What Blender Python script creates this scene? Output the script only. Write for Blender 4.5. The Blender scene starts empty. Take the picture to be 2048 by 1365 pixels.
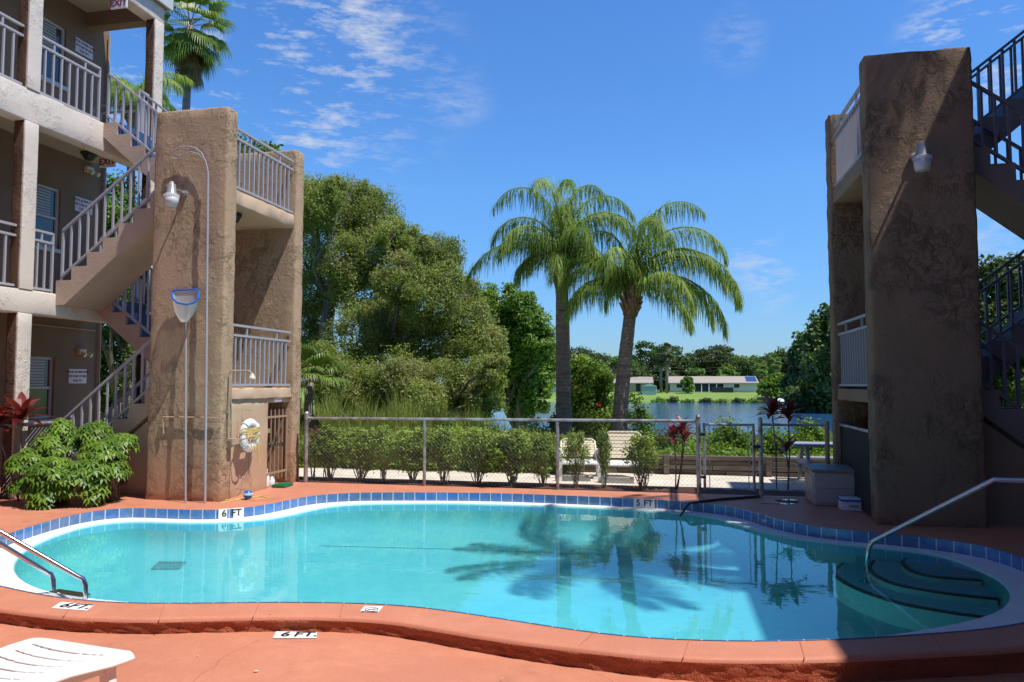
import bpy, bmesh, math, random
import numpy as np
from mathutils import Vector, Matrix, Quaternion
from mathutils.geometry import delaunay_2d_cdt

# ------------------------------------------------------------------ camera, sky, sun
sc = bpy.context.scene
COL = sc.collection
F_PX, EYE = 1490.0, 1.56
PITCH = math.atan(85 / F_PX)
YAW = math.atan(311 / F_PX * math.cos(PITCH))
FW = Vector((-math.sin(YAW) * math.cos(PITCH), math.cos(YAW) * math.cos(PITCH), math.sin(PITCH)))
RT = Vector((math.cos(YAW), math.sin(YAW), 0))
UP = RT.cross(FW)
cam_d = bpy.data.cameras.new('camera')
cam_d.sensor_width = 36
cam_d.lens = 36 * F_PX / 2048
cam_d.clip_end = 2000
cam_d.clip_start = 0.05
cam = bpy.data.objects.new('camera', cam_d)
COL.objects.link(cam)
cam.location = (0, 0, EYE)
cam.rotation_euler = FW.to_track_quat('-Z', 'Y').to_euler()
sc.camera = cam

SUN = Vector((0.445, -0.15, 1.0)).normalized()        # towards the sun
sun_d = bpy.data.lights.new('sun', 'SUN')
sun_d.energy = 5.0
sun_d.angle = math.radians(0.5)
sun_d.color = (1.0, 0.95, 0.87)
sun = bpy.data.objects.new('sun', sun_d)
COL.objects.link(sun)
sun.rotation_euler = SUN.to_track_quat('Z', 'Y').to_euler()
sun.location = (8, -6, 20)

def ray(px, py):
    return FW + RT * ((px - 1024) / F_PX) + UP * ((682.5 - py) / F_PX)
def atz(px, py, z):
    d = ray(px, py); t = (z - EYE) / d.z
    return Vector((0, 0, EYE)) + d * t
def atY(px, py, Y):
    d = ray(px, py); t = Y / d.y
    return Vector((0, 0, EYE)) + d * t
def atX(px, py, X):
    d = ray(px, py); t = X / d.x
    return Vector((0, 0, EYE)) + d * t

world = bpy.data.worlds.new('World')
sc.world = world
world.use_nodes = True
wn = world.node_tree.nodes; wl = world.node_tree.links
wn.clear()
SKY_STRENGTH = 0.12
wo = wn.new('ShaderNodeOutputWorld')
bg = wn.new('ShaderNodeBackground'); bg.inputs[1].default_value = SKY_STRENGTH
sky = wn.new('ShaderNodeTexSky'); sky.sky_type = 'NISHITA'; sky.sun_disc = False
sky.sun_elevation = math.asin(SUN.z)
sky.sun_rotation = math.atan2(SUN.x, SUN.y)
sky.altitude = 0; sky.air_density = 1.0; sky.dust_density = 0.35; sky.ozone_density = 2.5
hsv = wn.new('ShaderNodeHueSaturation'); hsv.inputs['Saturation'].default_value = 1.12; hsv.inputs['Value'].default_value = 1.0
wl.new(sky.outputs[0], hsv.inputs['Color'])
tc = wn.new('ShaderNodeTexCoord')
# thin cirrus: stretched noise, thresholded, inside soft regions of the sky
def wmath(op, a, b=None, clamp=False):
    n = wn.new('ShaderNodeMath'); n.operation = op; n.use_clamp = clamp
    for i, v in enumerate((a, b)):
        if v is None: continue
        if isinstance(v, (int, float)): n.inputs[i].default_value = v
        else: wl.new(v, n.inputs[i])
    return n.outputs[0]
def wnoise(scale, detail, rough, sx, sy, sz, rot=0.0):
    mp = wn.new('ShaderNodeMapping'); mp.inputs['Scale'].default_value = (sx, sy, sz); mp.inputs['Rotation'].default_value = (0, rot, 0)
    wl.new(tc.outputs['Generated'], mp.inputs['Vector'])
    n = wn.new('ShaderNodeTexNoise'); n.inputs['Scale'].default_value = scale; n.inputs['Detail'].default_value = detail
    n.inputs['Roughness'].default_value = rough; wl.new(mp.outputs[0], n.inputs['Vector'])
    return n.outputs['Fac']
region = None
for (px, py, rad, amp) in ((540, 170, .27, .80), (720, 120, .17, .7), (620, 10, .16, .75), (600, 300, .10, .7), (250, 120, .15, .9), (410, 250, .09, .9), (1965, 85, .10, 2.0), (1870, 75, .05, 1.4), (2040, 60, .08, 1.8),
                           (1500, 520, .06, .75), (1540, 570, .05, .9), (1990, 470, .10, .8), (930, 200, .05, .5), (1470, 80, .05, .5)):
    d = ray(px, py).normalized()
    vm = wn.new('ShaderNodeVectorMath'); vm.operation = 'DISTANCE'
    wl.new(tc.outputs['Generated'], vm.inputs[0]); vm.inputs[1].default_value = d
    mr = wn.new('ShaderNodeMapRange'); mr.interpolation_type = 'SMOOTHSTEP'
    wl.new(vm.outputs['Value'], mr.inputs['Value'])
    mr.inputs['From Min'].default_value = 0.0; mr.inputs['From Max'].default_value = rad
    mr.inputs['To Min'].default_value = amp; mr.inputs['To Max'].default_value = 0.0
    region = mr.outputs[0] if region is None else wmath('ADD', region, mr.outputs[0])
n1 = wnoise(20, 7, .66, 1.0, 1.0, 3.6, .35)
n2 = wnoise(5, 3, .5, 1.0, 1.0, 1.6, .3)
cl = wmath('ADD', n1, wmath('MULTIPLY', n2, .55))
cl = wmath('SUBTRACT', cl, .752)
cl = wmath('MULTIPLY', cl, 4.2, True)
cl = wmath('MULTIPLY', cl, wmath('MINIMUM', region, 1.4))
cl = wmath('MULTIPLY', cl, .60, True)
mixc = wn.new('ShaderNodeMixRGB'); wl.new(cl, mixc.inputs['Fac'])
sepz = wn.new('ShaderNodeSeparateXYZ'); wl.new(tc.outputs['Generated'], sepz.inputs[0])
tint = wn.new('ShaderNodeValToRGB'); wl.new(sepz.outputs['Z'], tint.inputs[0]); te = tint.color_ramp.elements
while len(te) < 6: te.new(.5)
for e_, (p_, c_) in zip(te, ((0.0, (.46, .62, .92)), (.10, (.54, .80, 1.12)), (.25, (.72, 1.06, 1.38)), (.48, (.74, 1.10, 1.50)), (.68, (.36, .54, .82)), (1.0, (.26, .40, .62)))):
    e_.position = p_; e_.color = (*c_, 1)
tm = wn.new('ShaderNodeMixRGB'); tm.blend_type = 'MULTIPLY'; tm.inputs['Fac'].default_value = 1; wl.new(hsv.outputs[0], tm.inputs['Color1']); wl.new(tint.outputs[0], tm.inputs['Color2'])
wl.new(tm.outputs[0], mixc.inputs['Color1']); mixc.inputs['Color2'].default_value = (4.9, 5.2, 5.7, 1)
wl.new(mixc.outputs[0], bg.inputs[0]); wl.new(bg.outputs[0], wo.inputs[0])

sc.view_settings.view_transform = 'Standard'
sc.view_settings.look = 'None'
sc.view_settings.exposure = 0.22
sc.view_settings.gamma = 1.0
sc.cycles.max_bounces = 10
sc.cycles.transparent_max_bounces = 24

# ------------------------------------------------------------------ materials
def mat(name, color=(.5, .5, .5), rough=.6, metal=0.0, spec=.5):
    m = bpy.data.materials.new(name); m.use_nodes = True
    b = m.node_tree.nodes['Principled BSDF']
    b.inputs['Base Color'].default_value = (*color, 1)
    b.inputs['Roughness'].default_value = rough
    b.inputs['Metallic'].default_value = metal
    b.inputs['Specular IOR Level'].default_value = spec
    m.diffuse_color = (*color, 1)
    return m
class NT:
    def __init__(s, m):
        s.m = m; s.n = m.node_tree.nodes; s.l = m.node_tree.links; s.b = s.n.get('Principled BSDF')
        s.tc = s.n.new('ShaderNodeTexCoord'); s.geo = s.n.new('ShaderNodeNewGeometry')
        s.pos = s.geo.outputs['Position']
    def noise(s, scale, detail=4, rough=.55, vec=None, stretch=None, dist=0.0):
        n = s.n.new('ShaderNodeTexNoise'); n.inputs['Scale'].default_value = scale; n.inputs['Detail'].default_value = detail
        n.inputs['Roughness'].default_value = rough; n.inputs['Distortion'].default_value = dist
        v = vec or s.pos
        if stretch:
            mp = s.n.new('ShaderNodeMapping'); mp.inputs['Scale'].default_value = stretch; s.l.new(v, mp.inputs['Vector']); v = mp.outputs[0]
        s.l.new(v, n.inputs['Vector']); return n.outputs['Fac']
    def voro(s, scale, feature='F1', vec=None):
        n = s.n.new('ShaderNodeTexVoronoi'); n.feature = feature; n.inputs['Scale'].default_value = scale
        s.l.new(vec or s.pos, n.inputs['Vector']); return n.outputs['Distance']
    def math(s, op, a, b=None, clamp=False):
        n = s.n.new('ShaderNodeMath'); n.operation = op; n.use_clamp = clamp
        for i, v in enumerate((a, b)):
            if v is None: continue
            if isinstance(v, (int, float)): n.inputs[i].default_value = v
            else: s.l.new(v, n.inputs[i])
        return n.outputs[0]
    def ramp(s, v, stops):
        n = s.n.new('ShaderNodeValToRGB'); s.l.new(v, n.inputs[0]); e = n.color_ramp.elements
        while len(e) < len(stops): e.new(.5)
        for i, (p, c) in enumerate(stops):
            e[i].position = p; e[i].color = (*c, 1) if len(c) == 3 else c
        return n.outputs[0]
    def mix(s, f, a, b, mode='MIX'):
        n = s.n.new('ShaderNodeMixRGB'); n.blend_type = mode
        for i, v in enumerate((f, a, b)):
            if isinstance(v, (int, float)): n.inputs[i].default_value = v
            elif isinstance(v, tuple): n.inputs[i].default_value = (*v, 1)
            else: s.l.new(v, n.inputs[i])
        return n.outputs[0]
    def bump(s, h, dist=.01, strength=1.0, normal=None):
        n = s.n.new('ShaderNodeBump'); n.inputs['Strength'].default_value = strength; n.inputs['Distance'].default_value = dist
        s.l.new(h, n.inputs['Height'])
        if normal is not None: s.l.new(normal, n.inputs['Normal'])
        return n.outputs[0]
    def color(s, c): s.l.new(c, s.b.inputs['Base Color'])
    def rough(s, c): s.l.new(c, s.b.inputs['Roughness'])
    def normal(s, c): s.l.new(c, s.b.inputs['Normal'])

def stucco(name, base, var=.12, bump=.035, stain=None, coarse=True):
    m = mat(name, base, .85, spec=.25); t = NT(m)
    big = t.noise(1.6, 4); fine = t.noise(38, 5, .65)
    dark = tuple(c * (1 - var * 1.6) for c in base); light = tuple(min(1, c * (1 + var)) for c in base)
    c = t.ramp(big, [(.3, dark), (.7, light)])
    c = t.mix(.10, c, t.ramp(fine, [(.3, tuple(x * .7 for x in base)), (.75, tuple(min(1, x * 1.25) for x in base))]))
    if stain:                                            # reddish deck-paint overspray near the ground
        sep = t.n.new('ShaderNodeSeparateXYZ'); t.l.new(t.pos, sep.inputs[0])
        zz = t.math('ADD', sep.outputs['Z'], t.math('MULTIPLY', t.noise(3.0, 4), -.9))
        fac = t.ramp(zz, [(0.0, (1, 1, 1)), (.42, (0, 0, 0))])
        c = t.mix(t.math('MULTIPLY', fac, .38), c, stain)
    t.color(c)
    if coarse:                                           # trowelled knock-down ridges
        warp = t.noise(7.5, 6, .68, dist=.5, stretch=(1, 1, .7))
        ridge = t.math('MULTIPLY', t.math('SUBTRACT', warp, .50), 9.0, True)
        w2 = t.noise(17, 5, .65, dist=.3)
        ridge2 = t.math('MULTIPLY', t.math('SUBTRACT', w2, .52), 9.0, True)
        msk = t.ramp(t.noise(1.3, 3), [(.42, (0.15, .15, .15)), (.60, (1, 1, 1))])
        h = t.math('MULTIPLY', t.math('ADD', t.math('MULTIPLY', ridge, .9), t.math('MULTIPLY', ridge2, .45)), msk)
        h = t.math('ADD', h, t.math('MULTIPLY', fine, .18))
    else:
        h = t.math('ADD', t.math('MULTIPLY', t.noise(14, 4, .6, dist=1.0), .8), t.math('MULTIPLY', fine, .4))
    t.normal(t.bump(h, bump, 1.0))
    return m
M = {}
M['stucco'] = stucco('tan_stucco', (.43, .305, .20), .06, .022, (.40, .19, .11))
M['stucco_dim'] = stucco('dim_brown_stucco', (.25, .175, .118), .06, .030)  # right tower: darker paint, with some of its shade put into the colour
M['render_dim'] = stucco('dim_brown_render', (.27, .19, .13), .06, .004, None, False)  # smooth render of the right tower, shade partly in the colour too
M['step_dim'] = stucco('shaded_step', (.20, .175, .16), .08, .005, None, False)  # steps of the right stairs, their shade painted into the colour
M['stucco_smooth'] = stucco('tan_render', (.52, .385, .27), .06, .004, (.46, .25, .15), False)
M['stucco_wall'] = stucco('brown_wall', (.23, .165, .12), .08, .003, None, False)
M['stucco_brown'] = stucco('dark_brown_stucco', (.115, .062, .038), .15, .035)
M['stucco_white'] = stucco('cream_stucco', (.66, .59, .52), .035, .007)
M['stucco_step'] = stucco('tan_step', (.46, .36, .28), .10, .006, None, False)
M['ceiling'] = stucco('ceiling', (.42, .36, .29), .05, .003, None, False)
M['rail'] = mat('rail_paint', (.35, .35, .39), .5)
M['rail_shaded'] = mat('shaded_rail', (.13, .125, .16), .5)  # right side rails: rail paint darkened to carry the shade they stand in
M['tread'] = mat('tread_blue', (.05, .085, .19), .6)
M['steel'] = mat('steel', (.62, .63, .65), .18, 1.0)
M['galv'] = mat('galvanised', (.42, .41, .41), .45, .6); t = NT(M['galv']); t.color(t.ramp(t.noise(9, 5), [(.35, (.26, .22, .20)), (.6, (.50, .49, .49))]))
M['wire'] = mat('wire', (.13, .13, .13), .5, .3)
M['white'] = mat('white_plastic', (.80, .80, .80), .35)
M['cream_plastic'] = mat('cream_plastic', (.66, .58, .42), .45)
M['glass'] = mat('window_glass', (.04, .06, .075), .06, spec=.9)
M['frame'] = mat('window_frame', (.50, .54, .56), .4)
M['blind'] = mat('blind', (.42, .47, .50), .6)
M['sign'] = mat('sign_white', (.72, .68, .74), .5)
M['ink'] = mat('ink', (.01, .01, .012), .6)
M['red_ink'] = mat('red_ink', (.17, .025, .045), .6)
M['dark_metal'] = mat('dark_metal', (.03, .028, .025), .5)
M['lens'] = mat('lamp_lens', (.55, .56, .58), .25)
M['cone'] = mat('lamp_cone', (.32, .33, .37), .4, .3)
M['blue_plastic'] = mat('blue_plastic', (.015, .12, .55), .3)
M['green_plastic'] = mat('green_plastic', (.0, .16, .07), .4)
M['rope'] = mat('yellow_rope', (.66, .50, .16), .8)
M['net'] = mat('net', (.55, .56, .56), .8)
M['stripe_red'] = mat('stripe', (.42, .60, .70), .5)
M['wood'] = mat('weathered_wood', (.12, .085, .06), .85); t = NT(M['wood']); wv = t.noise(6, 6, .65, stretch=(.4, 6, 6)); t.color(t.ramp(wv, [(.3, (.045, .035, .028)), (.7, (.20, .16, .12))])); t.normal(t.bump(wv, .006))
M['rust'] = mat('iron_gate_paint', (.36, .25, .17), .6)
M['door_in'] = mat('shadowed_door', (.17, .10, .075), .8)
M['box'] = mat('resin_box', (.40, .36, .34), .5)
M['box_lid'] = mat('resin_lid', (.23, .21, .20), .5)
M['screen'] = mat('screen_fabric', (.018, .020, .020), .85)
M['pipe'] = mat('painted_pipe', (.40, .29, .20), .6)
M['solar'] = mat('solar', (.03, .07, .22), .2)

# painted deck: terracotta with faint wear, dust and hairline marks
def deckmat(name, base, bumpd, roughv):
    m = mat(name, base, .6, spec=.35); t = NT(m)
    a = t.noise(.55, 5, .6); b = t.noise(5, 5, .6); c_ = t.noise(60, 3, .6)
    col = t.ramp(a, [(.28, tuple(x * .86 for x in base)), (.72, tuple(min(1, x * 1.12) for x in base))])
    col = t.mix(t.math('MULTIPLY', t.ramp(b, [(.50, (0, 0, 0)), (.72, (1, 1, 1))]), .22), col, tuple(min(1, x * 1.25 + .05) for x in base))
    col = t.mix(.16, col, t.ramp(c_, [(.3, tuple(x * .6 for x in base)), (.7, tuple(min(1, x * 1.3) for x in base))]))
    spots = t.voro(3.2); col = t.mix(t.math('MULTIPLY', t.ramp(spots, [(.0, (1, 1, 1)), (.022, (0, 0, 0))]), .6), col, (.14, .06, .04))
    wear = t.noise(1.9, 7, .72, dist=.6); col = t.mix(t.math('MULTIPLY', t.ramp(wear, [(.56, (0, 0, 0)), (.66, (1, 1, 1))]), .30), col, tuple(x * .60 for x in base))
    pale = t.noise(.9, 6, .7, dist=1.0, stretch=(1, 2.2, 1)); col = t.mix(t.math('MULTIPLY', t.ramp(pale, [(.55, (0, 0, 0)), (.72, (1, 1, 1))]), .28), col, tuple(min(1, x * 1.15 + .09) for x in base))
    t.color(col); t.rough(t.ramp(b, [(.3, (roughv,) * 3), (.7, (min(1, roughv + .25),) * 3)]))
    t.normal(t.bump(t.math('ADD', t.math('MULTIPLY', b, .5), t.math('MULTIPLY', c_, .5)), bumpd))
    return m
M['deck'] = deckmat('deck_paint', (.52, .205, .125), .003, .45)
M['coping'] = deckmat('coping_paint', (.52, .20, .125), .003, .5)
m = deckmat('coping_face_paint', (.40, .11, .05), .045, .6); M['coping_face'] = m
M['concrete'] = mat('pale_concrete', (.62, .56, .47), .85); t = NT(M['concrete']); t.color(t.ramp(t.noise(2.5, 6, .65), [(.3, (.50, .44, .36)), (.7, (.70, .64, .54))]))
M['mulch'] = mat('mulch', (.13, .055, .035), .95); t = NT(M['mulch']); mv = t.noise(30, 5, .7); t.color(t.ramp(mv, [(.3, (.025, .013, .01)), (.65, (.15, .065, .04))])); t.normal(t.bump(mv, .03))
M['ledge'] = mat('white_plaster', (.78, .78, .76), .5); t = NT(M['ledge']); t.color(t.ramp(t.noise(4, 5), [(.3, (.68, .70, .70)), (.7, (.82, .82, .80))]))

# pool plaster
m = mat('pool_plaster', (.36, .74, .74), .8); t = NT(m)
pa = t.noise(.7, 3); pb = t.noise(3.5, 4, .6, dist=1.5)
c = t.ramp(pa, [(.3, (.30, .58, .57)), (.55, (.38, .64, .59)), (.75, (.50, .69, .54))])
c = t.mix(.22, c, t.ramp(pb, [(.35, (.20, .48, .52)), (.65, (.50, .68, .60))]))
t.color(c); M['plaster'] = m
M['step_plaster'] = mat('step_plaster', (.62, .80, .74), .8)
# band tile with per-tile blues; U runs along the pool edge in tile units
m = mat('pool_tile', (.05, .17, .45), .12, spec=.7); t = NT(m)
uv = t.tc.outputs['UV']; sp = t.n.new('ShaderNodeSeparateXYZ'); t.l.new(uv, sp.inputs[0])
fr = t.math('FRACT', sp.outputs['X']); fl = t.math('FLOOR', sp.outputs['X'])
wnz = t.n.new('ShaderNodeTexWhiteNoise'); wnz.noise_dimensions = '1D'; t.l.new(fl, wnz.inputs['W'])
wn2 = t.n.new('ShaderNodeTexNoise'); wn2.noise_dimensions = '1D'; wn2.inputs['Scale'].default_value = .11; wn2.inputs['Detail'].default_value = 1; t.l.new(fl, wn2.inputs['W'])
cc = t.ramp(wnz.outputs['Value'], [(0, (.035, .13, .42)), (.35, (.05, .18, .50)), (.7, (.07, .22, .56)), (.93, (.10, .20, .36)), (1, (.14, .22, .34))])
cc = t.mix(t.ramp(wn2.outputs['Fac'], [(.45, (0, 0, 0)), (.6, (1, 1, 1))]), cc, (.06, .13, .25))
cc = t.mix(.35, cc, t.ramp(t.noise(12, 4), [(.3, (.03, .10, .34)), (.7, (.16, .32, .58))]))
g = t.math('ADD', t.math('LESS_THAN', fr, .035), t.math('GREATER_THAN', fr, .965))
t.color(t.mix(g, cc, (.55, .60, .64))); M['tile'] = m
m = mat('step_tile', (.012, .016, .03), .3); M['step_tile'] = m

# pool water: fresnel mirror over clear tinted water
m = bpy.data.materials.new('pool_water'); m.use_nodes = True; t = NT(m); t.n.remove(t.b)
out = t.n['Material Output']
gl = t.n.new('ShaderNodeBsdfGlossy'); gl.inputs['Roughness'].default_value = 0.0; gl.inputs['Color'].default_value = (.74, .92, 1, 1)
tr = t.n.new('ShaderNodeBsdfTransparent'); tr.inputs['Color'].default_value = (.51, .86, .97, 1)
fr = t.n.new('ShaderNodeFresnel'); fr.inputs['IOR'].default_value = 1.85
rp = t.math('ADD', t.math('MULTIPLY', t.noise(2.2, 3, .5, stretch=(1, 1.3, 1)), 1.0), t.math('MULTIPLY', t.noise(9, 3, .5), .22))
nb = t.bump(rp, .0045, .5); t.l.new(nb, gl.inputs['Normal']); t.l.new(nb, fr.inputs['Normal'])
mx = t.n.new('ShaderNodeMixShader'); t.l.new(fr.outputs[0], mx.inputs[0]); t.l.new(tr.outputs[0], mx.inputs[1]); t.l.new(gl.outputs[0], mx.inputs[2])
t.l.new(mx.outputs[0], out.inputs['Surface']); M['water'] = m
# lake
m = mat('lake_water', (.03, .11, .27), .10, spec=1.0); m.node_tree.nodes['Principled BSDF'].inputs['IOR'].default_value = 1.6; t = NT(m)
lw = t.math('ADD', t.noise(1.6, 4, .6, stretch=(1, .55, 1)), t.math('MULTIPLY', t.noise(.22, 3, .5), 1.5))
t.normal(t.bump(lw, .07, .8)); M['lake'] = m

def foliage(name, dark, light, trans=.35, rough=.5, tipvar=1.0, patch=.5, spec=.35, extra=None):
    m = bpy.data.materials.new(name); m.use_nodes = True; t = NT(m); b = t.b
    rnd = t.geo.outputs['Random Per Island']
    c = t.ramp(rnd, [(.0, dark), (.55, tuple((a + b_) / 2 for a, b_ in zip(dark, light))), (1.0, light)])
    pt = t.noise(patch, 3)
    c = t.mix(.55, c, t.ramp(pt, [(.35, dark), (.65, light)]))
    if extra: c = t.mix(t.math('MULTIPLY', t.ramp(t.noise(patch * 2.3, 3, vec=None), [(.50, (0, 0, 0)), (.64, (1, 1, 1))]), .75), c, extra)
    t.color(c); b.inputs['Roughness'].default_value = rough; b.inputs['Specular IOR Level'].default_value = spec
    tl = t.n.new('ShaderNodeBsdfTranslucent'); t.l.new(t.mix(1.0, c, (1.0, 1.05, .45), 'MULTIPLY'), tl.inputs['Color'])
    mx = t.n.new('ShaderNodeMixShader'); mx.inputs[0].default_value = trans
    t.l.new(b.outputs[0], mx.inputs[1]); t.l.new(tl.outputs[0], mx.inputs[2]); t.l.new(mx.outputs[0], t.n['Material Output'].inputs['Surface'])
    m.diffuse_color = (*light, 1)
    return m
M['f_olive'] = foliage('olive_leaves', (.14, .185, .045), (.39, .46, .13), .45, patch=.35, extra=(.34, .33, .15))
M['f_green'] = foliage('green_leaves', (.07, .15, .025), (.24, .38, .06), .35, patch=.5)
M['f_dark'] = foliage('dark_leaves', (.036, .075, .02), (.13, .20, .045), .25, patch=.25)
M['f_mid'] = foliage('mid_leaves', (.032, .062, .018), (.11, .15, .045), .3, patch=.12)
M['f_bright'] = foliage('bright_leaves', (.07, .15, .018), (.25, .38, .05), .45, patch=.8)
M['f_hedge'] = foliage('hedge_leaves', (.12, .19, .035), (.40, .52, .11), .35, patch=1.5)
M['f_back'] = foliage('back_leaves', (.13, .21, .035), (.40, .54, .10), .45, patch=1.2)
M['f_scheff'] = foliage('glossy_leaves', (.045, .12, .020), (.25, .40, .05), .3, .42, patch=3.0, spec=.35)
M['f_palm'] = foliage('palm_leaves', (.11, .20, .035), (.40, .52, .12), .40, .5, patch=.9, spec=.2)
M['f_fan'] = foliage('fan_leaves', (.06, .12, .02), (.25, .36, .07), .3, .4, patch=.8)
M['f_dry'] = foliage('dry_leaves', (.12, .075, .03), (.34, .26, .10), .2, .7, patch=1.5)
M['f_ti'] = foliage('red_leaves', (.07, .010, .016), (.30, .050, .06), .35, .35, patch=3)
M['f_reed'] = foliage('reeds', (.13, .18, .03), (.42, .48, .12), .4, patch=.6)
M['bark'] = mat('bark', (.15, .125, .10), .9); t = NT(M['bark']); bv = t.noise(9, 5, .65, stretch=(1, 1, .25)); t.color(t.ramp(bv, [(.3, (.07, .055, .045)), (.7, (.26, .22, .18))])); t.normal(t.bump(bv, .02))
M['palmbark'] = mat('palm_bark', (.24, .19, .15), .9); t = NT(M['palmbark'])
bn = t.noise(1.0, 4, .6, stretch=(3, 3, 22), dist=.4); b2 = t.noise(14, 4, .6); t.color(t.mix(.4, t.ramp(bn, [(.35, (.12, .085, .065)), (.62, (.32, .26, .21))]), t.ramp(b2, [(.3, (.12, .09, .07)), (.7, (.36, .31, .27))]))); t.normal(t.bump(t.math('ADD', bn, t.math('MULTIPLY', b2, .4)), .03))
M['boot'] = mat('palm_boot', (.22, .12, .06), .9); t = NT(M['boot']); bv = t.noise(12, 5, .65, stretch=(2, 2, .3)); t.color(t.ramp(bv, [(.3, (.06, .035, .02)), (.7, (.42, .28, .15))])); t.normal(t.bump(bv, .03))
M['flower'] = mat('red_flower', (.75, .06, .03), .5)
# terrain: grass and scrub ground
m = mat('grass_ground', (.10, .16, .03), .95); t = NT(m)
ga = t.noise(.12, 4); gb = t.noise(3.0, 5, .65)
c = t.ramp(ga, [(.3, (.14, .24, .04)), (.7, (.22, .34, .06))]); c = t.mix(.35, c, t.ramp(gb, [(.3, (.06, .09, .02)), (.7, (.22, .30, .07))]))
t.color(c); t.normal(t.bump(gb, .05)); M['ground'] = m
m = mat('shingle_roof', (.32, .27, .23), .9); t = NT(m); rv = t.noise(2.5, 4, stretch=(.3, 4, 4)); t.color(t.ramp(rv, [(.3, (.29, .25, .22)), (.7, (.38, .34, .30))])); M['roof'] = m
M['house_wall'] = mat('house_wall', (.66, .64, .60), .8); M['house_wall_tan'] = mat('house_wall_tan', (.42, .38, .28), .8)
M['porch'] = mat('porch_screen', (.02, .022, .028), .6); M['shed'] = mat('shed_paint', (.34, .50, .42), .6)
M['grout'] = mat('joint', (.40, .15, .095), .9)

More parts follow.
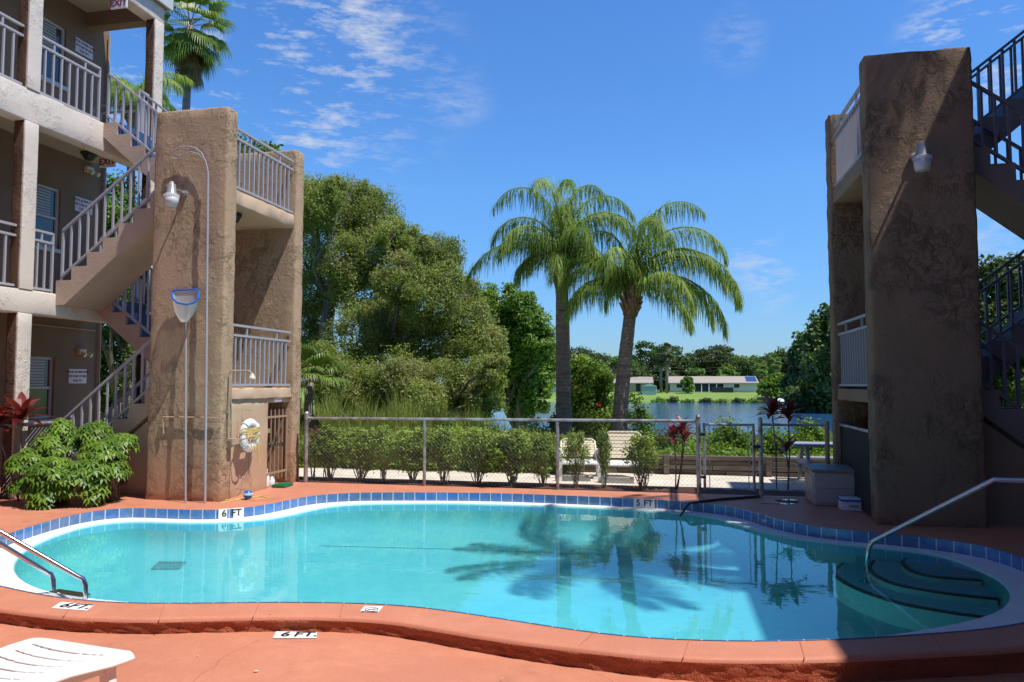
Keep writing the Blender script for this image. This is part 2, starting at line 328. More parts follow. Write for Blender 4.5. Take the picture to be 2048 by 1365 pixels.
# ------------------------------------------------------------------ helpers
rng = random.Random(7)
ORG = {}
def thing(name, label, cat, loc=(0, 0, 0), group=None):
    o = bpy.data.objects.new(name, None); COL.objects.link(o); o.location = loc; o.empty_display_size = .2
    o['label'] = label; o['category'] = cat
    if group: o['group'] = group
    return o
def tag(o, label, cat, group=None):
    o['label'] = label; o['category'] = cat
    if group: o['group'] = group
    return o
def root_loc(o):
    v = Vector((0, 0, 0))
    while o is not None:
        v += o.location; o = o.parent
    return v
class MB:
    def __init__(s): s.v = []; s.f = []; s.uv = None
    def add(s, vs, fs):
        b = len(s.v); s.v += [tuple(v) for v in vs]; s.f += [tuple(i + b for i in f) for f in fs]; return s
    def box(s, x0, y0, z0, x1, y1, z1):
        return s.add([(x0, y0, z0), (x1, y0, z0), (x1, y1, z0), (x0, y1, z0), (x0, y0, z1), (x1, y0, z1), (x1, y1, z1), (x0, y1, z1)],
                     [(0, 3, 2, 1), (4, 5, 6, 7), (0, 1, 5, 4), (1, 2, 6, 5), (2, 3, 7, 6), (3, 0, 4, 7)])
    def beam(s, a, b, w, h=None, n=0, up=(0, 0, 1), w2=None):
        a = Vector(a); b = Vector(b); d = (b - a).normalized(); u = Vector(up)
        if abs(d.dot(u)) > .98: u = Vector((0, 1, 0))
        r = d.cross(u).normalized(); u = r.cross(d).normalized(); h = h or w
        if n:
            k = (w2 if w2 is not None else w) / w
            ring = [(math.cos(i * 2 * math.pi / n), math.sin(i * 2 * math.pi / n)) for i in range(n)]
            vs = [a + r * (c * w / 2) + u * (q * w / 2) for c, q in ring] + [b + r * (c * w * k / 2) + u * (q * w * k / 2) for c, q in ring]
            return s.add(vs, [(i, (i + 1) % n, n + (i + 1) % n, n + i) for i in range(n)] + [tuple(range(n))[::-1], tuple(range(n, 2 * n))])
        vs = [p + r * (i * w / 2) + u * (j * h / 2) for p in (a, b) for i, j in ((-1, -1), (1, -1), (1, 1), (-1, 1))]
        return s.add(vs, [(0, 1, 5, 4), (1, 2, 6, 5), (2, 3, 7, 6), (3, 0, 4, 7), (3, 2, 1, 0), (4, 5, 6, 7)])
    def tube(s, pts, r, n=8, rads=None):
        pts = [Vector(p) for p in pts]; m = len(pts); base = len(s.v); prev = None
        for i, p in enumerate(pts):
            d = (pts[min(i + 1, m - 1)] - pts[max(i - 1, 0)]).normalized()
            if prev is None:
                u = Vector((0, 0, 1)) if abs(d.z) < .9 else Vector((1, 0, 0))
                x = d.cross(u).normalized()
            else: x = (prev - d * prev.dot(d)).normalized()
            prev = x; y = d.cross(x); rr = rads[i] if rads else r
            for k in range(n):
                a = 2 * math.pi * k / n; s.v.append(tuple(p + x * (math.cos(a) * rr) + y * (math.sin(a) * rr)))
        for i in range(m - 1):
            for k in range(n):
                a = base + i * n + k; b = base + i * n + (k + 1) % n; s.f.append((a, b, b + n, a + n))
        s.f.append(tuple(base + k for k in range(n))[::-1]); s.f.append(tuple(base + (m - 1) * n + k for k in range(n)))
        return s
    def lathe(s, c, prof, n=20, axis='Z'):
        c = Vector(c); b = len(s.v)
        for r, h in prof:
            for k in range(n):
                a = 2 * math.pi * k / n
                q = (r * math.cos(a), r * math.sin(a), h) if axis == 'Z' else ((r * math.cos(a), h, r * math.sin(a)) if axis == 'Y' else (h, r * math.cos(a), r * math.sin(a)))
                s.v.append(tuple(c + Vector(q)))
        for i in range(len(prof) - 1):
            for k in range(n):
                p = b + i * n + k; q = b + i * n + (k + 1) % n; s.f.append((p, q, q + n, p + n))
        s.f.append(tuple(b + k for k in range(n))[::-1]); s.f.append(tuple(b + (len(prof) - 1) * n + k for k in range(n)))
        return s
    def prism(s, poly, axis, a, b):
        """poly: 2-D outline; extruded along axis from a to b"""
        def P(u, v, w): return {'Y': (u, w, v), 'X': (w, u, v), 'Z': (u, v, w)}[axis]
        n = len(poly); vs = [P(u, v, a) for u, v in poly] + [P(u, v, b) for u, v in poly]
        return s.add(vs, [tuple(range(n)), tuple(range(n, 2 * n))[::-1]] + [(i, n + i, n + (i + 1) % n, (i + 1) % n) for i in range(n)])
    def build(s, name, m, parent=None, smooth=False, bevel=0, fix=True):
        me = bpy.data.meshes.new(name); o0 = root_loc(parent) if parent else Vector((0, 0, 0))
        me.from_pydata([(x - o0.x, y - o0.y, z - o0.z) for x, y, z in s.v], [], s.f)
        if fix:
            bm = bmesh.new(); bm.from_mesh(me); bmesh.ops.recalc_face_normals(bm, faces=bm.faces); bm.to_mesh(me); bm.free()
        me.materials.append(M[m] if isinstance(m, str) else m)
        if smooth: me.polygons.foreach_set('use_smooth', [True] * len(me.polygons))
        o = bpy.data.objects.new(name, me); COL.objects.link(o)
        if parent: o.parent = parent
        if bevel:
            b = o.modifiers.new('bevel', 'BEVEL'); b.width = bevel; b.segments = 2; b.limit_method = 'ANGLE'
        return o
def np_mesh(name, verts, nper, m, parent=None, kind=None, smooth=False):
    """verts (N*nper,3) world; each run of nper vertices is one face"""
    o0 = root_loc(parent) if parent else Vector((0, 0, 0))
    v = (np.asarray(verts, dtype=np.float64) - np.array(o0)).astype(np.float32); nv = len(v); nf = nv // nper
    me = bpy.data.meshes.new(name); me.vertices.add(nv); me.vertices.foreach_set('co', v.ravel())
    me.loops.add(nv); me.loops.foreach_set('vertex_index', np.arange(nv, dtype=np.int32))
    me.polygons.add(nf); me.polygons.foreach_set('loop_start', np.arange(0, nv, nper, dtype=np.int32))
    me.update(); me.materials.append(M[m] if isinstance(m, str) else m)
    o = bpy.data.objects.new(name, me); COL.objects.link(o)
    if parent: o.parent = parent
    if kind: o['kind'] = kind
    return o
def struct(o): o['kind'] = 'structure'; return o
def rough_box(x0, y0, z0, x1, y1, z1, r=.025, step=.12, amp=.006, seed=0):
    bm = bmesh.new(); rr = np.random.RandomState(seed)
    def cuts(a, b):
        n = max(1, int(round((b - a - 2 * r) / step))); return [a] + [a + r + (b - a - 2 * r) * i / n for i in range(n + 1)] + [b]
    cx, cy, cz = cuts(x0, x1), cuts(y0, y1), cuts(z0, z1); vd = {}
    def V(i, j, k):
        key = (i, j, k)
        if key not in vd:
            p = Vector((cx[i], cy[j], cz[k])); q = Vector((min(max(p.x, x0 + r), x1 - r), min(max(p.y, y0 + r), y1 - r), min(max(p.z, z0 + r), z1 - r)))
            d = p - q; d = d.normalized() if d.length > 1e-6 else d
            p = q + d * (r + rr.uniform(-amp, amp)) + Vector((rr.uniform(-amp, amp) * .5, 0, rr.uniform(-amp, amp) * .5))
            vd[key] = bm.verts.new(p)
        return vd[key]
    I, J, K = len(cx) - 1, len(cy) - 1, len(cz) - 1
    for i in range(I):
        for j in range(J):
            bm.faces.new((V(i, j, 0), V(i, j + 1, 0), V(i + 1, j + 1, 0), V(i + 1, j, 0))); bm.faces.new((V(i, j, K), V(i + 1, j, K), V(i + 1, j + 1, K), V(i, j + 1, K)))
    for i in range(I):
        for k in range(K):
            bm.faces.new((V(i, 0, k), V(i + 1, 0, k), V(i + 1, 0, k + 1), V(i, 0, k + 1))); bm.faces.new((V(i, J, k), V(i, J, k + 1), V(i + 1, J, k + 1), V(i + 1, J, k)))
    for j in range(J):
        for k in range(K):
            bm.faces.new((V(0, j, k), V(0, j, k + 1), V(0, j + 1, k + 1), V(0, j + 1, k))); bm.faces.new((V(I, j, k), V(I, j + 1, k), V(I, j + 1, k + 1), V(I, j, k + 1)))
    return bm
def bm_obj(bm, name, m, parent=None, smooth=True):
    o0 = root_loc(parent) if parent else Vector((0, 0, 0)); bmesh.ops.translate(bm, verts=bm.verts, vec=-o0)
    bmesh.ops.recalc_face_normals(bm, faces=bm.faces)
    me = bpy.data.meshes.new(name); bm.to_mesh(me); bm.free(); me.materials.append(M[m])
    if smooth: me.polygons.foreach_set('use_smooth', [True] * len(me.polygons))
    o = bpy.data.objects.new(name, me); COL.objects.link(o)
    if parent: o.parent = parent
    return o
def catmull(pts, closed=True, step=.08):
    n = len(pts); out = []; P = [Vector((p[0], p[1])) for p in pts]
    for i in range(n if closed else n - 1):
        g = lambda k: P[k % n] if closed else P[max(0, min(n - 1, k))]
        a, b, c, d = g(i - 1), g(i), g(i + 1), g(i + 2); m = max(2, int((c - b).length / step))
        for k in range(m):
            t = k / m; out.append(.5 * ((2 * b) + (c - a) * t + (2 * a - 5 * b + 4 * c - d) * t * t + (3 * b - a - 3 * c + d) * t ** 3))
    if not closed: out.append(P[-1])
    return out
def smooth2(pts, it=6, closed=True):
    for _ in range(it):
        n = len(pts); q = []
        for i in range(n):
            if not closed and i in (0, n - 1): q.append(pts[i]); continue
            q.append(pts[i] * .5 + (pts[i - 1] + pts[(i + 1) % n]) * .25)
        pts = q
    return pts
def inside(p, poly):
    c = False; j = len(poly) - 1
    for i in range(len(poly)):
        a, b = poly[i], poly[j]
        if (a[1] > p[1]) != (b[1] > p[1]) and p[0] < (b[0] - a[0]) * (p[1] - a[1]) / (b[1] - a[1]) + a[0]: c = not c
        j = i
    return c
def flat(name, outer, holes, z, m, parent=None):
    pts = [Vector((p[0], p[1])) for p in outer]; edges = [(i, (i + 1) % len(outer)) for i in range(len(outer))]
    for h in holes:
        b = len(pts); pts += [Vector((p[0], p[1])) for p in h]; edges += [(b + i, b + (i + 1) % len(h)) for i in range(len(h))]
    v, e, f, *_ = delaunay_2d_cdt(pts, edges, [], 0, 1e-5)
    keep = []
    for t_ in f:
        c = sum((v[i] for i in t_), Vector((0, 0))) / len(t_)
        if inside(c, outer) and not any(inside(c, h) for h in holes): keep.append(tuple(t_))
    mb = MB(); mb.add([(p.x, p.y, z) for p in v], keep)
    o = mb.build(name, m, parent)
    if len(o.data.polygons) and o.data.polygons[0].normal.z < 0: o.data.flip_normals()
    return o
def text_mesh(name, s, size, m, parent, origin, xdir, ydir, ext=.0015, align='CENTER', bold=0.0):
    cu = bpy.data.curves.new('t', 'FONT'); cu.body = s; cu.size = size; cu.extrude = ext; cu.align_x = align; cu.align_y = 'CENTER'; cu.offset = bold; cu.resolution_u = 3
    ob = bpy.data.objects.new('t', cu); COL.objects.link(ob); bpy.context.view_layer.update()
    me = bpy.data.meshes.new_from_object(ob.evaluated_get(bpy.context.evaluated_depsgraph_get())); bpy.data.objects.remove(ob)
    x = Vector(xdir).normalized(); y = Vector(ydir).normalized(); z = x.cross(y)
    R = Matrix((x, y, z)).transposed().to_4x4(); R.translation = Vector(origin) - (root_loc(parent) if parent else Vector((0, 0, 0)))
    me.transform(R); me.materials.clear(); me.materials.append(M[m]); me.name = name
    o = bpy.data.objects.new(name, me); COL.objects.link(o); o.parent = parent
    return o
def clone(root, loc, rz=0, scale=1, label=None):
    r = root.copy(); COL.objects.link(r); r.location = loc; r.rotation_euler = (0, 0, rz); r.scale = (scale,) * 3 if not isinstance(scale, tuple) else scale
    if label: r['label'] = label
    for ch in list(root.children):
        c = ch.copy(); COL.objects.link(c); c.parent = r
        for g in list(ch.children):
            d = g.copy(); COL.objects.link(d); d.parent = c
    return r

# ------------------------------------------------------------------ ground, lake
def gz(x, y):
    if y < 11.35: return -1.9
    if y < 13.75: return -.2
    s = min(1, max(0, (y - 18) / 14)); s = s * s * (3 - 2 * s)
    z = .12 * (1 - s) - 2.9 * s
    land = min(1, max(0, (-.17 * y - .5 - x) / 5.0)) if y < 75 else min(1, max(0, (-.30 * y - x) / 20))
    zl = .12 * (1 - s) - 1.75 * s
    z = z * (1 - land) + zl * land
    rl = min(1, max(0, (x - .235 * y) / 8)); z = max(z, -2.9 + rl * 1.9) if y > 60 else z
    f = min(1, max(0, (y - 139) / 22)); f = f * f * (3 - 2 * f); z = max(z, -2.9) * (1 - f) + (-.3) * f
    return z
xs = sorted(set([round(v, 2) for v in list(np.arange(-24, 24.1, 1.0)) + list(np.arange(-90, 90.1, 4)) + list(np.arange(-400, 401, 40))]))
ys = [-60, -20, 0, 6, 11.3, 11.45, 12, 13.6, 13.8, 14.5] + list(np.arange(15.5, 36, 1.2)) + list(np.arange(37, 80, 3)) + list(np.arange(80, 170, 3)) + [180, 200, 240, 300, 420, 700, 1200]
mb = MB(); nx = len(xs)
mb.v = [(x, y, gz(x, y) + (math.sin(x * 1.7 + y) * .03 if y > 15 else 0)) for y in ys for x in xs]
mb.f = [(j * nx + i, j * nx + i + 1, (j + 1) * nx + i + 1, (j + 1) * nx + i) for j in range(len(ys) - 1) for i in range(nx - 1)]
struct(mb.build('ground', 'ground', smooth=True))
LAKE = -2.0
mb = MB(); mb.add([(-400, 19, LAKE), (400, 19, LAKE), (400, 165, LAKE), (-400, 165, LAKE)], [(0, 1, 2, 3)])
struct(mb.build('lake', 'lake'))

# ------------------------------------------------------------------ pool
TILE = [(-6.659, 6.45), (-6.802, 6.959), (-6.895, 7.396), (-6.918, 7.794), (-6.803, 8.107), (-6.609, 8.261), (-6.192, 8.272), (-5.781, 8.283), (-5.419, 8.358), (-5.148, 8.627), (-5.011, 9.001), (-4.93, 9.488), (-4.746, 9.797), (-4.443, 10.017), (-3.764, 10.208), (-2.631, 10.395), (-1.627, 10.41), (-0.489, 10.323), (0.259, 10.175), (0.766, 9.885), (0.984, 9.533), (1.202, 9.08), (1.455, 8.787), (1.781, 8.606), (2.303, 8.445), (2.77, 8.218), (2.985, 7.964), (3.085, 7.511),
        (3.10, 6.95), (2.98, 6.40), (2.69, 5.92), (2.261, 5.54), (1.911, 5.326), (1.525, 5.159), (0.937, 4.934), (0.246, 4.772), (-0.309, 4.748), (-0.759, 4.839), (-1.023, 4.909), (-1.604, 5.044), (-2.046, 5.072), (-2.728, 4.967), (-3.429, 4.796), (-3.92, 4.719), (-4.415, 4.756), (-4.753, 4.834), (-5.067, 4.924), (-5.55, 5.08), (-6.0, 5.36), (-6.4, 5.86)]
tile_c = smooth2(catmull(TILE), 8)
def offset(poly, d):
    n = len(poly); out = []
    for i in range(n):
        t_ = (poly[(i + 2) % n] - poly[i - 2]).normalized(); out.append(poly[i] + Vector((t_.y, -t_.x)) * d)
    return out
ZW, ZL, ZF = -.125, -.112, -.50
ax = sum((tile_c[i - 1].x * tile_c[i].y - tile_c[i].x * tile_c[i - 1].y) for i in range(len(tile_c)))
SG = 1 if ax < 0 else -1          # offset sign towards the inside
WATER = [(-5.83, 5.78), (-6.28, 6.32), (-6.54, 6.84), (-6.70, 7.38), (-6.72, 7.80), (-6.55, 8.02), (-6.22, 8.08), (-5.86, 8.09), (-5.49, 8.14), (-5.06, 8.32), (-4.80, 8.65), (-4.68, 9.20), (-4.53, 9.60), (-4.23, 9.84), (-3.24, 10.13), (-2.14, 10.22), (-.92, 10.22), (-.19, 10.07), (.31, 9.93), (.63, 9.66), (.88, 9.22), (1.10, 8.84), (1.42, 8.58), (1.84, 8.39), (2.27, 8.28), (2.56, 8.16), (2.69, 7.86), (2.74, 7.50), (2.77, 7.18), (2.68, 6.73), (2.49, 6.36), (2.26, 6.07), (1.85, 5.74), (1.42, 5.46),
         (1.0, 5.25), (.25, 5.04), (-.31, 5.00), (-1.0, 5.15), (-1.6, 5.27), (-2.05, 5.31), (-2.73, 5.22), (-3.43, 5.07), (-3.95, 5.09), (-4.55, 5.12), (-4.91, 5.21), (-5.19, 5.33), (-5.41, 5.46)]
def resample(poly, n):
    L = [0]
    for i in range(len(poly)): L.append(L[-1] + (poly[(i + 1) % len(poly)] - poly[i]).length)
    out = []; j = 0
    for k in range(n):
        t_ = L[-1] * k / n
        while L[j + 1] < t_: j += 1
        out.append(poly[j].lerp(poly[(j + 1) % len(poly)], (t_ - L[j]) / (L[j + 1] - L[j])))
    return out
ledge_c = resample(smooth2(catmull(WATER), 8), len(tile_c))
k0 = min(range(len(tile_c)), key=lambda i: (tile_c[i] - ledge_c[0]).length); tile_c = tile_c[k0:] + tile_c[:k0]
NT_ = len(tile_c)
# tile band, UV by arc length
arc = [0]
for i in range(NT_): arc.append(arc[-1] + (tile_c[(i + 1) % NT_] - tile_c[i]).length)
ntiles = round(arc[-1] / .155); k_ = ntiles / arc[-1]
mb = MB(); uvs = []
band_o = offset(tile_c, -SG * .012)
for i in range(NT_):
    a, b = tile_c[i], tile_c[(i + 1) % NT_]
    mb.add([(a.x, a.y, ZL), (b.x, b.y, ZL), (b.x, b.y, .004), (a.x, a.y, .004)], [(0, 1, 2, 3)])
    uvs += [(arc[i] * k_, 0), (arc[i + 1] * k_, 0), (arc[i + 1] * k_, 1), (arc[i] * k_, 1)]
    a2, b2 = band_o[i], band_o[(i + 1) % NT_]
    mb.add([(a.x, a.y, .004), (b.x, b.y, .004), (b2.x, b2.y, .004), (a2.x, a2.y, .004)], [(0, 1, 2, 3)])
    uvs += [(arc[i] * k_, 0), (arc[i + 1] * k_, 0), (arc[i + 1] * k_, 1), (arc[i] * k_, 1)]
o = mb.build('pool_tile_band', 'tile', fix=False)
ul = o.data.uv_layers.new(name='UVMap')
for i, u in enumerate(uvs): ul.data[i].uv = u
struct(o)
# ledge, rounded lip, walls and floor (one shell)
mb = MB(); rings = [(0, ZL, tile_c)]
l1 = offset(ledge_c, 0)
prof = [(.0, ZL), (SG * .012, ZL - .01), (SG * .02, ZL - .05), (SG * .04, -.30), (SG * .10, -.41), (SG * .24, -.475), (SG * .45, ZF)]
rings = [[Vector((p.x, p.y, ZL)) for p in tile_c]]
for d, z in prof:
    q = smooth2(offset(l1, d), int(abs(d) * 60) + 1); rings.append([Vector((p.x, p.y, z)) for p in q])
for k in range(len(rings) - 1):
    n = NT_; b = len(mb.v); mb.v += [tuple(p) for p in rings[k]] + [tuple(p) for p in rings[k + 1]]
    mb.f += [(b + i, b + (i + 1) % n, b + n + (i + 1) % n, b + n + i) for i in range(n)]
    if k == 0:
        struct(mb.build('pool_ledge', 'ledge', smooth=False)); mb = MB()
bm = bmesh.new()
sh = mb.build('pool_shell', 'plaster', smooth=True, fix=False)
bm.from_mesh(sh.data); bmesh.ops.remove_doubles(bm, verts=bm.verts, dist=1e-4); bmesh.ops.recalc_face_normals(bm, faces=bm.faces); bm.to_mesh(sh.data); bm.free(); struct(sh)
fl_poly = [Vector((p.x, p.y)) for p in rings[-1]]
struct(flat('pool_floor', fl_poly, [], ZF, 'plaster'))
struct(flat('pool_water', offset(ledge_c, SG * .010), [], ZW, 'water'))

# deck: upper level round the pool, raised coping in front, lower level before it
outer_pts = [(-14.0, 4.62), (-9.0, 4.62), (-6.6, 4.70), (-5.6, 4.62), (-4.95, 4.50), (-4.482, 4.43), (-3.983, 4.389), (-3.45, 4.44), (-3.078, 4.545), (-2.57, 4.683), (-2.194, 4.745), (-1.779, 4.745), (-1.205, 4.60), (-0.60, 4.50), (0.077, 4.46), (0.877, 4.617), (1.5, 4.83), (2.049, 5.034), (2.75, 5.36), (3.4, 5.6), (4.5, 5.7), (9, 5.7)]
edge_c = catmull(outer_pts, False, .06); edge_c = smooth2(edge_c, 5, False)
DY1 = 11.0
deck_outer = [Vector((p.x, p.y)) for p in edge_c] + [Vector((9, DY1)), Vector((-14, DY1))]
# coping strip: from the outer edge curve back to the pool; built as rounded strip .09 deep
cop = MB(); face = MB(); n = len(edge_c); rr = np.random.RandomState(3)
nrm = [Vector(((edge_c[min(i + 1, n - 1)] - edge_c[max(i - 1, 0)]).y, -(edge_c[min(i + 1, n - 1)] - edge_c[max(i - 1, 0)]).x)).normalized() for i in range(n)]
pr = [(-.03, 0.0), (-.012, -.003), (0.0, -.012), (.004, -.028)]
R0 = [[(p.x + nn.x * d, p.y + nn.y * d, z) for p, nn in zip(edge_c, nrm)] for d, z in pr]
for k in range(len(R0) - 1):
    b = len(cop.v); cop.v += R0[k] + R0[k + 1]; cop.f += [(b + i, b + i + 1, b + n + i + 1, b + n + i) for i in range(n - 1)]
o = cop.build('pool_coping', 'coping', smooth=True)
bm = bmesh.new(); bm.from_mesh(o.data); bmesh.ops.remove_doubles(bm, verts=bm.verts, dist=1e-4); bmesh.ops.recalc_face_normals(bm, faces=bm.faces); bm.to_mesh(o.data); bm.free(); struct(o)
rows = []
for z in (-.028, -.045, -.062, -.080, -.098, -.125, -.175):
    rows.append([(p.x + nn.x * (.004 + rr.uniform(-.010, .010) - (.008 if z < -.05 else 0)), p.y + nn.y * (.004 + rr.uniform(-.010, .010) - (.010 if z < -.05 else 0)), z + rr.uniform(-.003, .003)) if z != -.028 else (p.x + nn.x * .004, p.y + nn.y * .004, z) for p, nn in zip(edge_c, nrm)])
for k in range(len(rows) - 1):
    b = len(face.v); face.v += rows[k] + rows[k + 1]; face.f += [(b + i, b + i + 1, b + n + i + 1, b + n + i) for i in range(n - 1)]
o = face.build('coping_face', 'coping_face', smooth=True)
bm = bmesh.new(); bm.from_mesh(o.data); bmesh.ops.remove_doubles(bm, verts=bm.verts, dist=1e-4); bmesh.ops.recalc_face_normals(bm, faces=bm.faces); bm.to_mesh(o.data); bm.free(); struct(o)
deck_in = [Vector((p.x + nn.x * -.03, p.y + nn.y * -.03)) for p, nn in zip(edge_c, nrm)]
struct(flat('deck', deck_in + [Vector((9, DY1)), Vector((-14, DY1))], [tile_c], 0.0, 'deck'))
# lower terrace with a faintly uneven surface
struct(flat('terrace', [Vector((-14.0, -9)), Vector((9.0, -9))] + [Vector((p.x - nn.x * .03, p.y - nn.y * .03)) for p, nn in list(zip(edge_c, nrm))[::-1]], [], -.105, 'deck'))
for v_ in bpy.data.objects['terrace'].data.vertices:
    k_2 = min(1, max(0, (v_.co.x + 1.6) / 2.6)); v_.co.z -= .042 * k_2 * k_2 * (3 - 2 * k_2)
mb = MB(); mb.add([(-16, DY1 - .01, -.012), (12, DY1 - .01, -.012), (12, 11.66, .0), (-16, 11.66, .0)], [(0, 1, 2, 3)]); struct(mb.build('mulch_bed', 'mulch'))
mb = MB(); mb.box(-16, 11.60, -.3, 12, 13.6, -.045); struct(mb.build('walkway', 'concrete'))
# scored joints across the coping: thin raised-edge lines of darker paint
jl = MB()
for px, py1, px2, py2 in ((155, 1198, 128, 1232), (330, 1206, 318, 1241), (520, 1205, 506, 1235), (687, 1206, 680, 1233), (1190, 1264, 1158, 1292), (1378, 1281, 1367, 1316), (1600, 1283, 1610, 1318), (1860, 1268, 1890, 1306)):
    a, b = atz(px, py1, 0), atz(px2, py2, 0); d = (b - a).normalized(); s_ = Vector((d.y, -d.x, 0)) * .0035
    c = b + d * .0; a = a + d * .01
    jl.add([(a.x - s_.x, a.y - s_.y, .0035), (a.x + s_.x, a.y + s_.y, .0035), (c.x + s_.x, c.y + s_.y, .0015), (c.x - s_.x, c.y - s_.y, .0015)], [(0, 1, 2, 3)])
struct(jl.build('coping_joints', 'grout'))
cr = MB()          # fine cracks in the lower terrace
for pts in ([(385, 1365), (402, 1347), (431, 1331), (440, 1318), (470, 1300), (488, 1294), (520, 1278)], [(1240, 1365), (1222, 1352), (1190, 1338), (1182, 1325), (1168, 1300)]):
    q = [atz(x, y, -.1015) for x, y in pts]
    for a, b in zip(q, q[1:]):
        d = (b - a).normalized(); s_ = Vector((d.y, -d.x, 0)) * .0009
        cr.add([a - s_, a + s_, b + s_, b - s_], [(0, 1, 2, 3)])
struct(cr.build('deck_cracks', 'grout'))

# steps at the shallow end: three crescents with dark nosing tiles
stp = struct(MB().add([], []).build('pool_steps', 'plaster', fix=False)) if False else None
def crescent(pts, z, name):
    c = catmull([(p.x, p.y) for p in pts], False, .05)
    return c
S1 = [(1.93, 9.3), (1.915, 9.245 - .2), (1.767, 8.888 - .05), (1.739, 8.579), (1.846, 8.149), (2.095, 7.746), (2.424, 7.50), (2.80, 7.36), (3.2, 7.25)]
def steps():
    specs = [(-.30, [(1700, 1112), (1681, 1128), (1667, 1142), (1674, 1156), (1716, 1179), (1794, 1205), (1887, 1223), (1980, 1236), (2040, 1243)]),
             (-.235, [(1762, 1108), (1743, 1124), (1739, 1142), (1785, 1167), (1887, 1186), (1996, 1198), (2045, 1201)]),
             (-.18, [(1835, 1108), (1810, 1116), (1802, 1126), (1822, 1142), (1864, 1153), (1910, 1157), (1973, 1161), (2030, 1163)])]
    w_in = offset(ledge_c, SG * .028)
    for z, px in specs:
        P3 = [atz(x, y, z) for x, y in px]
        c = catmull([(p.x, p.y) for p in P3], False, .04)
        far = P3[0]; near = P3[-1]
        # step body: region right of the crescent, clipped loosely by the shell (runs behind the wall)
        poly = [Vector((p.x, p.y)) for p in c] + [Vector((near.x + .6, near.y + .05)), Vector((near.x + .6, far.y + .3)), Vector((far.x + .15, far.y + .3))]
        top = [Vector((p.x, p.y)) for p in poly]
        # clip the top to inside the pool wall
        v, e, f, *_ = delaunay_2d_cdt(top + w_in, [(i, (i + 1) % len(top)) for i in range(len(top))] + [(len(top) + i, len(top) + (i + 1) % len(w_in)) for i in range(len(w_in))], [], 0, 1e-5)
        keep = [tuple(t_) for t_ in f if inside(sum((v[i] for i in t_), Vector((0, 0))) / 3, top) and inside(sum((v[i] for i in t_), Vector((0, 0))) / 3, w_in)]
        mbs = MB(); mbs.add([(p.x, p.y, z) for p in v], keep)
        cc = [p for p in c if inside(p, w_in)]
        for a, b in zip(cc, cc[1:]): mbs.add([(a.x, a.y, z), (b.x, b.y, z), (b.x, b.y, ZF), (a.x, a.y, ZF)], [(0, 1, 2, 3)])
        struct(mbs.build('pool_step', 'step_plaster'))
        tl = MB(); nn = len(cc)
        for i in range(nn - 1):
            if i % 4 == 3 and False: continue
            a, b = cc[i], cc[i + 1]; d = (b - a).normalized(); s_ = Vector((d.y, -d.x))
            if (Vector((3.5, 8)) - a).dot(s_) < 0: s_ = -s_
            tl.add([(a.x, a.y, z + .004), (b.x, b.y, z + .004), (b.x + s_.x * .034, b.y + s_.y * .034, z + .004), (a.x + s_.x * .034, a.y + s_.y * .034, z + .004)], [(0, 1, 2, 3)])
            e_ = s_ * -.003
            tl.add([(a.x + e_.x, a.y + e_.y, z + .004), (b.x + e_.x, b.y + e_.y, z + .004), (b.x + e_.x, b.y + e_.y, z - .014), (a.x + e_.x, a.y + e_.y, z - .014)], [(0, 1, 2, 3)])
        struct(tl.build('step_nosing', 'step_tile'))
steps()

# main drain grate and return fitting on the floor
def on_floor(px, py): return atz(px, py, ZF + .006)
a, b, c, d = on_floor(318, 1126), on_floor(371, 1126), on_floor(356, 1139), on_floor(304, 1139)
mb = MB()
def barq(mb, p, q, w, z0, h):
    mb.beam(Vector((p.x, p.y, z0)), Vector((q.x, q.y, z0)), w, h)
for p, q in ((a, b), (b, c), (c, d), (d, a)): barq(mb, p, q, .02, ZF + .01, .02)
for i in range(1, 8):
    t_ = i / 8; barq(mb, a.lerp(b, t_), d.lerp(c, t_), .012, ZF + .01, .015)
M['drain'] = mat('drain_grate', (.22, .42, .42), .5)
tag(mb.build('drain_grate', 'drain'), 'slatted square drain grate on the pool floor, left part of the pool', 'drain')
p = on_floor(158, 1076)
mb = MB(); mb.lathe((p.x, p.y, ZF), [(.13, 0), (.13, .03), (.10, .035), (.0, .035)], 20)
tag(mb.build('drain_cover', 'drain'), 'small round dark cover on the pool floor near the left end', 'drain cover')
# thin rope line lying across the pool floor
pts = [on_floor(x, y) for x, y in ((590, 1090), (700, 1093), (900, 1098), (1100, 1105), (1250, 1110), (1400, 1112), (1560, 1116), (1640, 1122))]
M['line'] = mat('pale_line', (.55, .72, .74), .8)
mb = MB(); mb.tube([(p.x, p.y, ZF + .01) for p in pts], .009, 5)
tag(mb.build('floor_line', 'line'), 'thin pale line running across the far side of the pool floor', 'line')

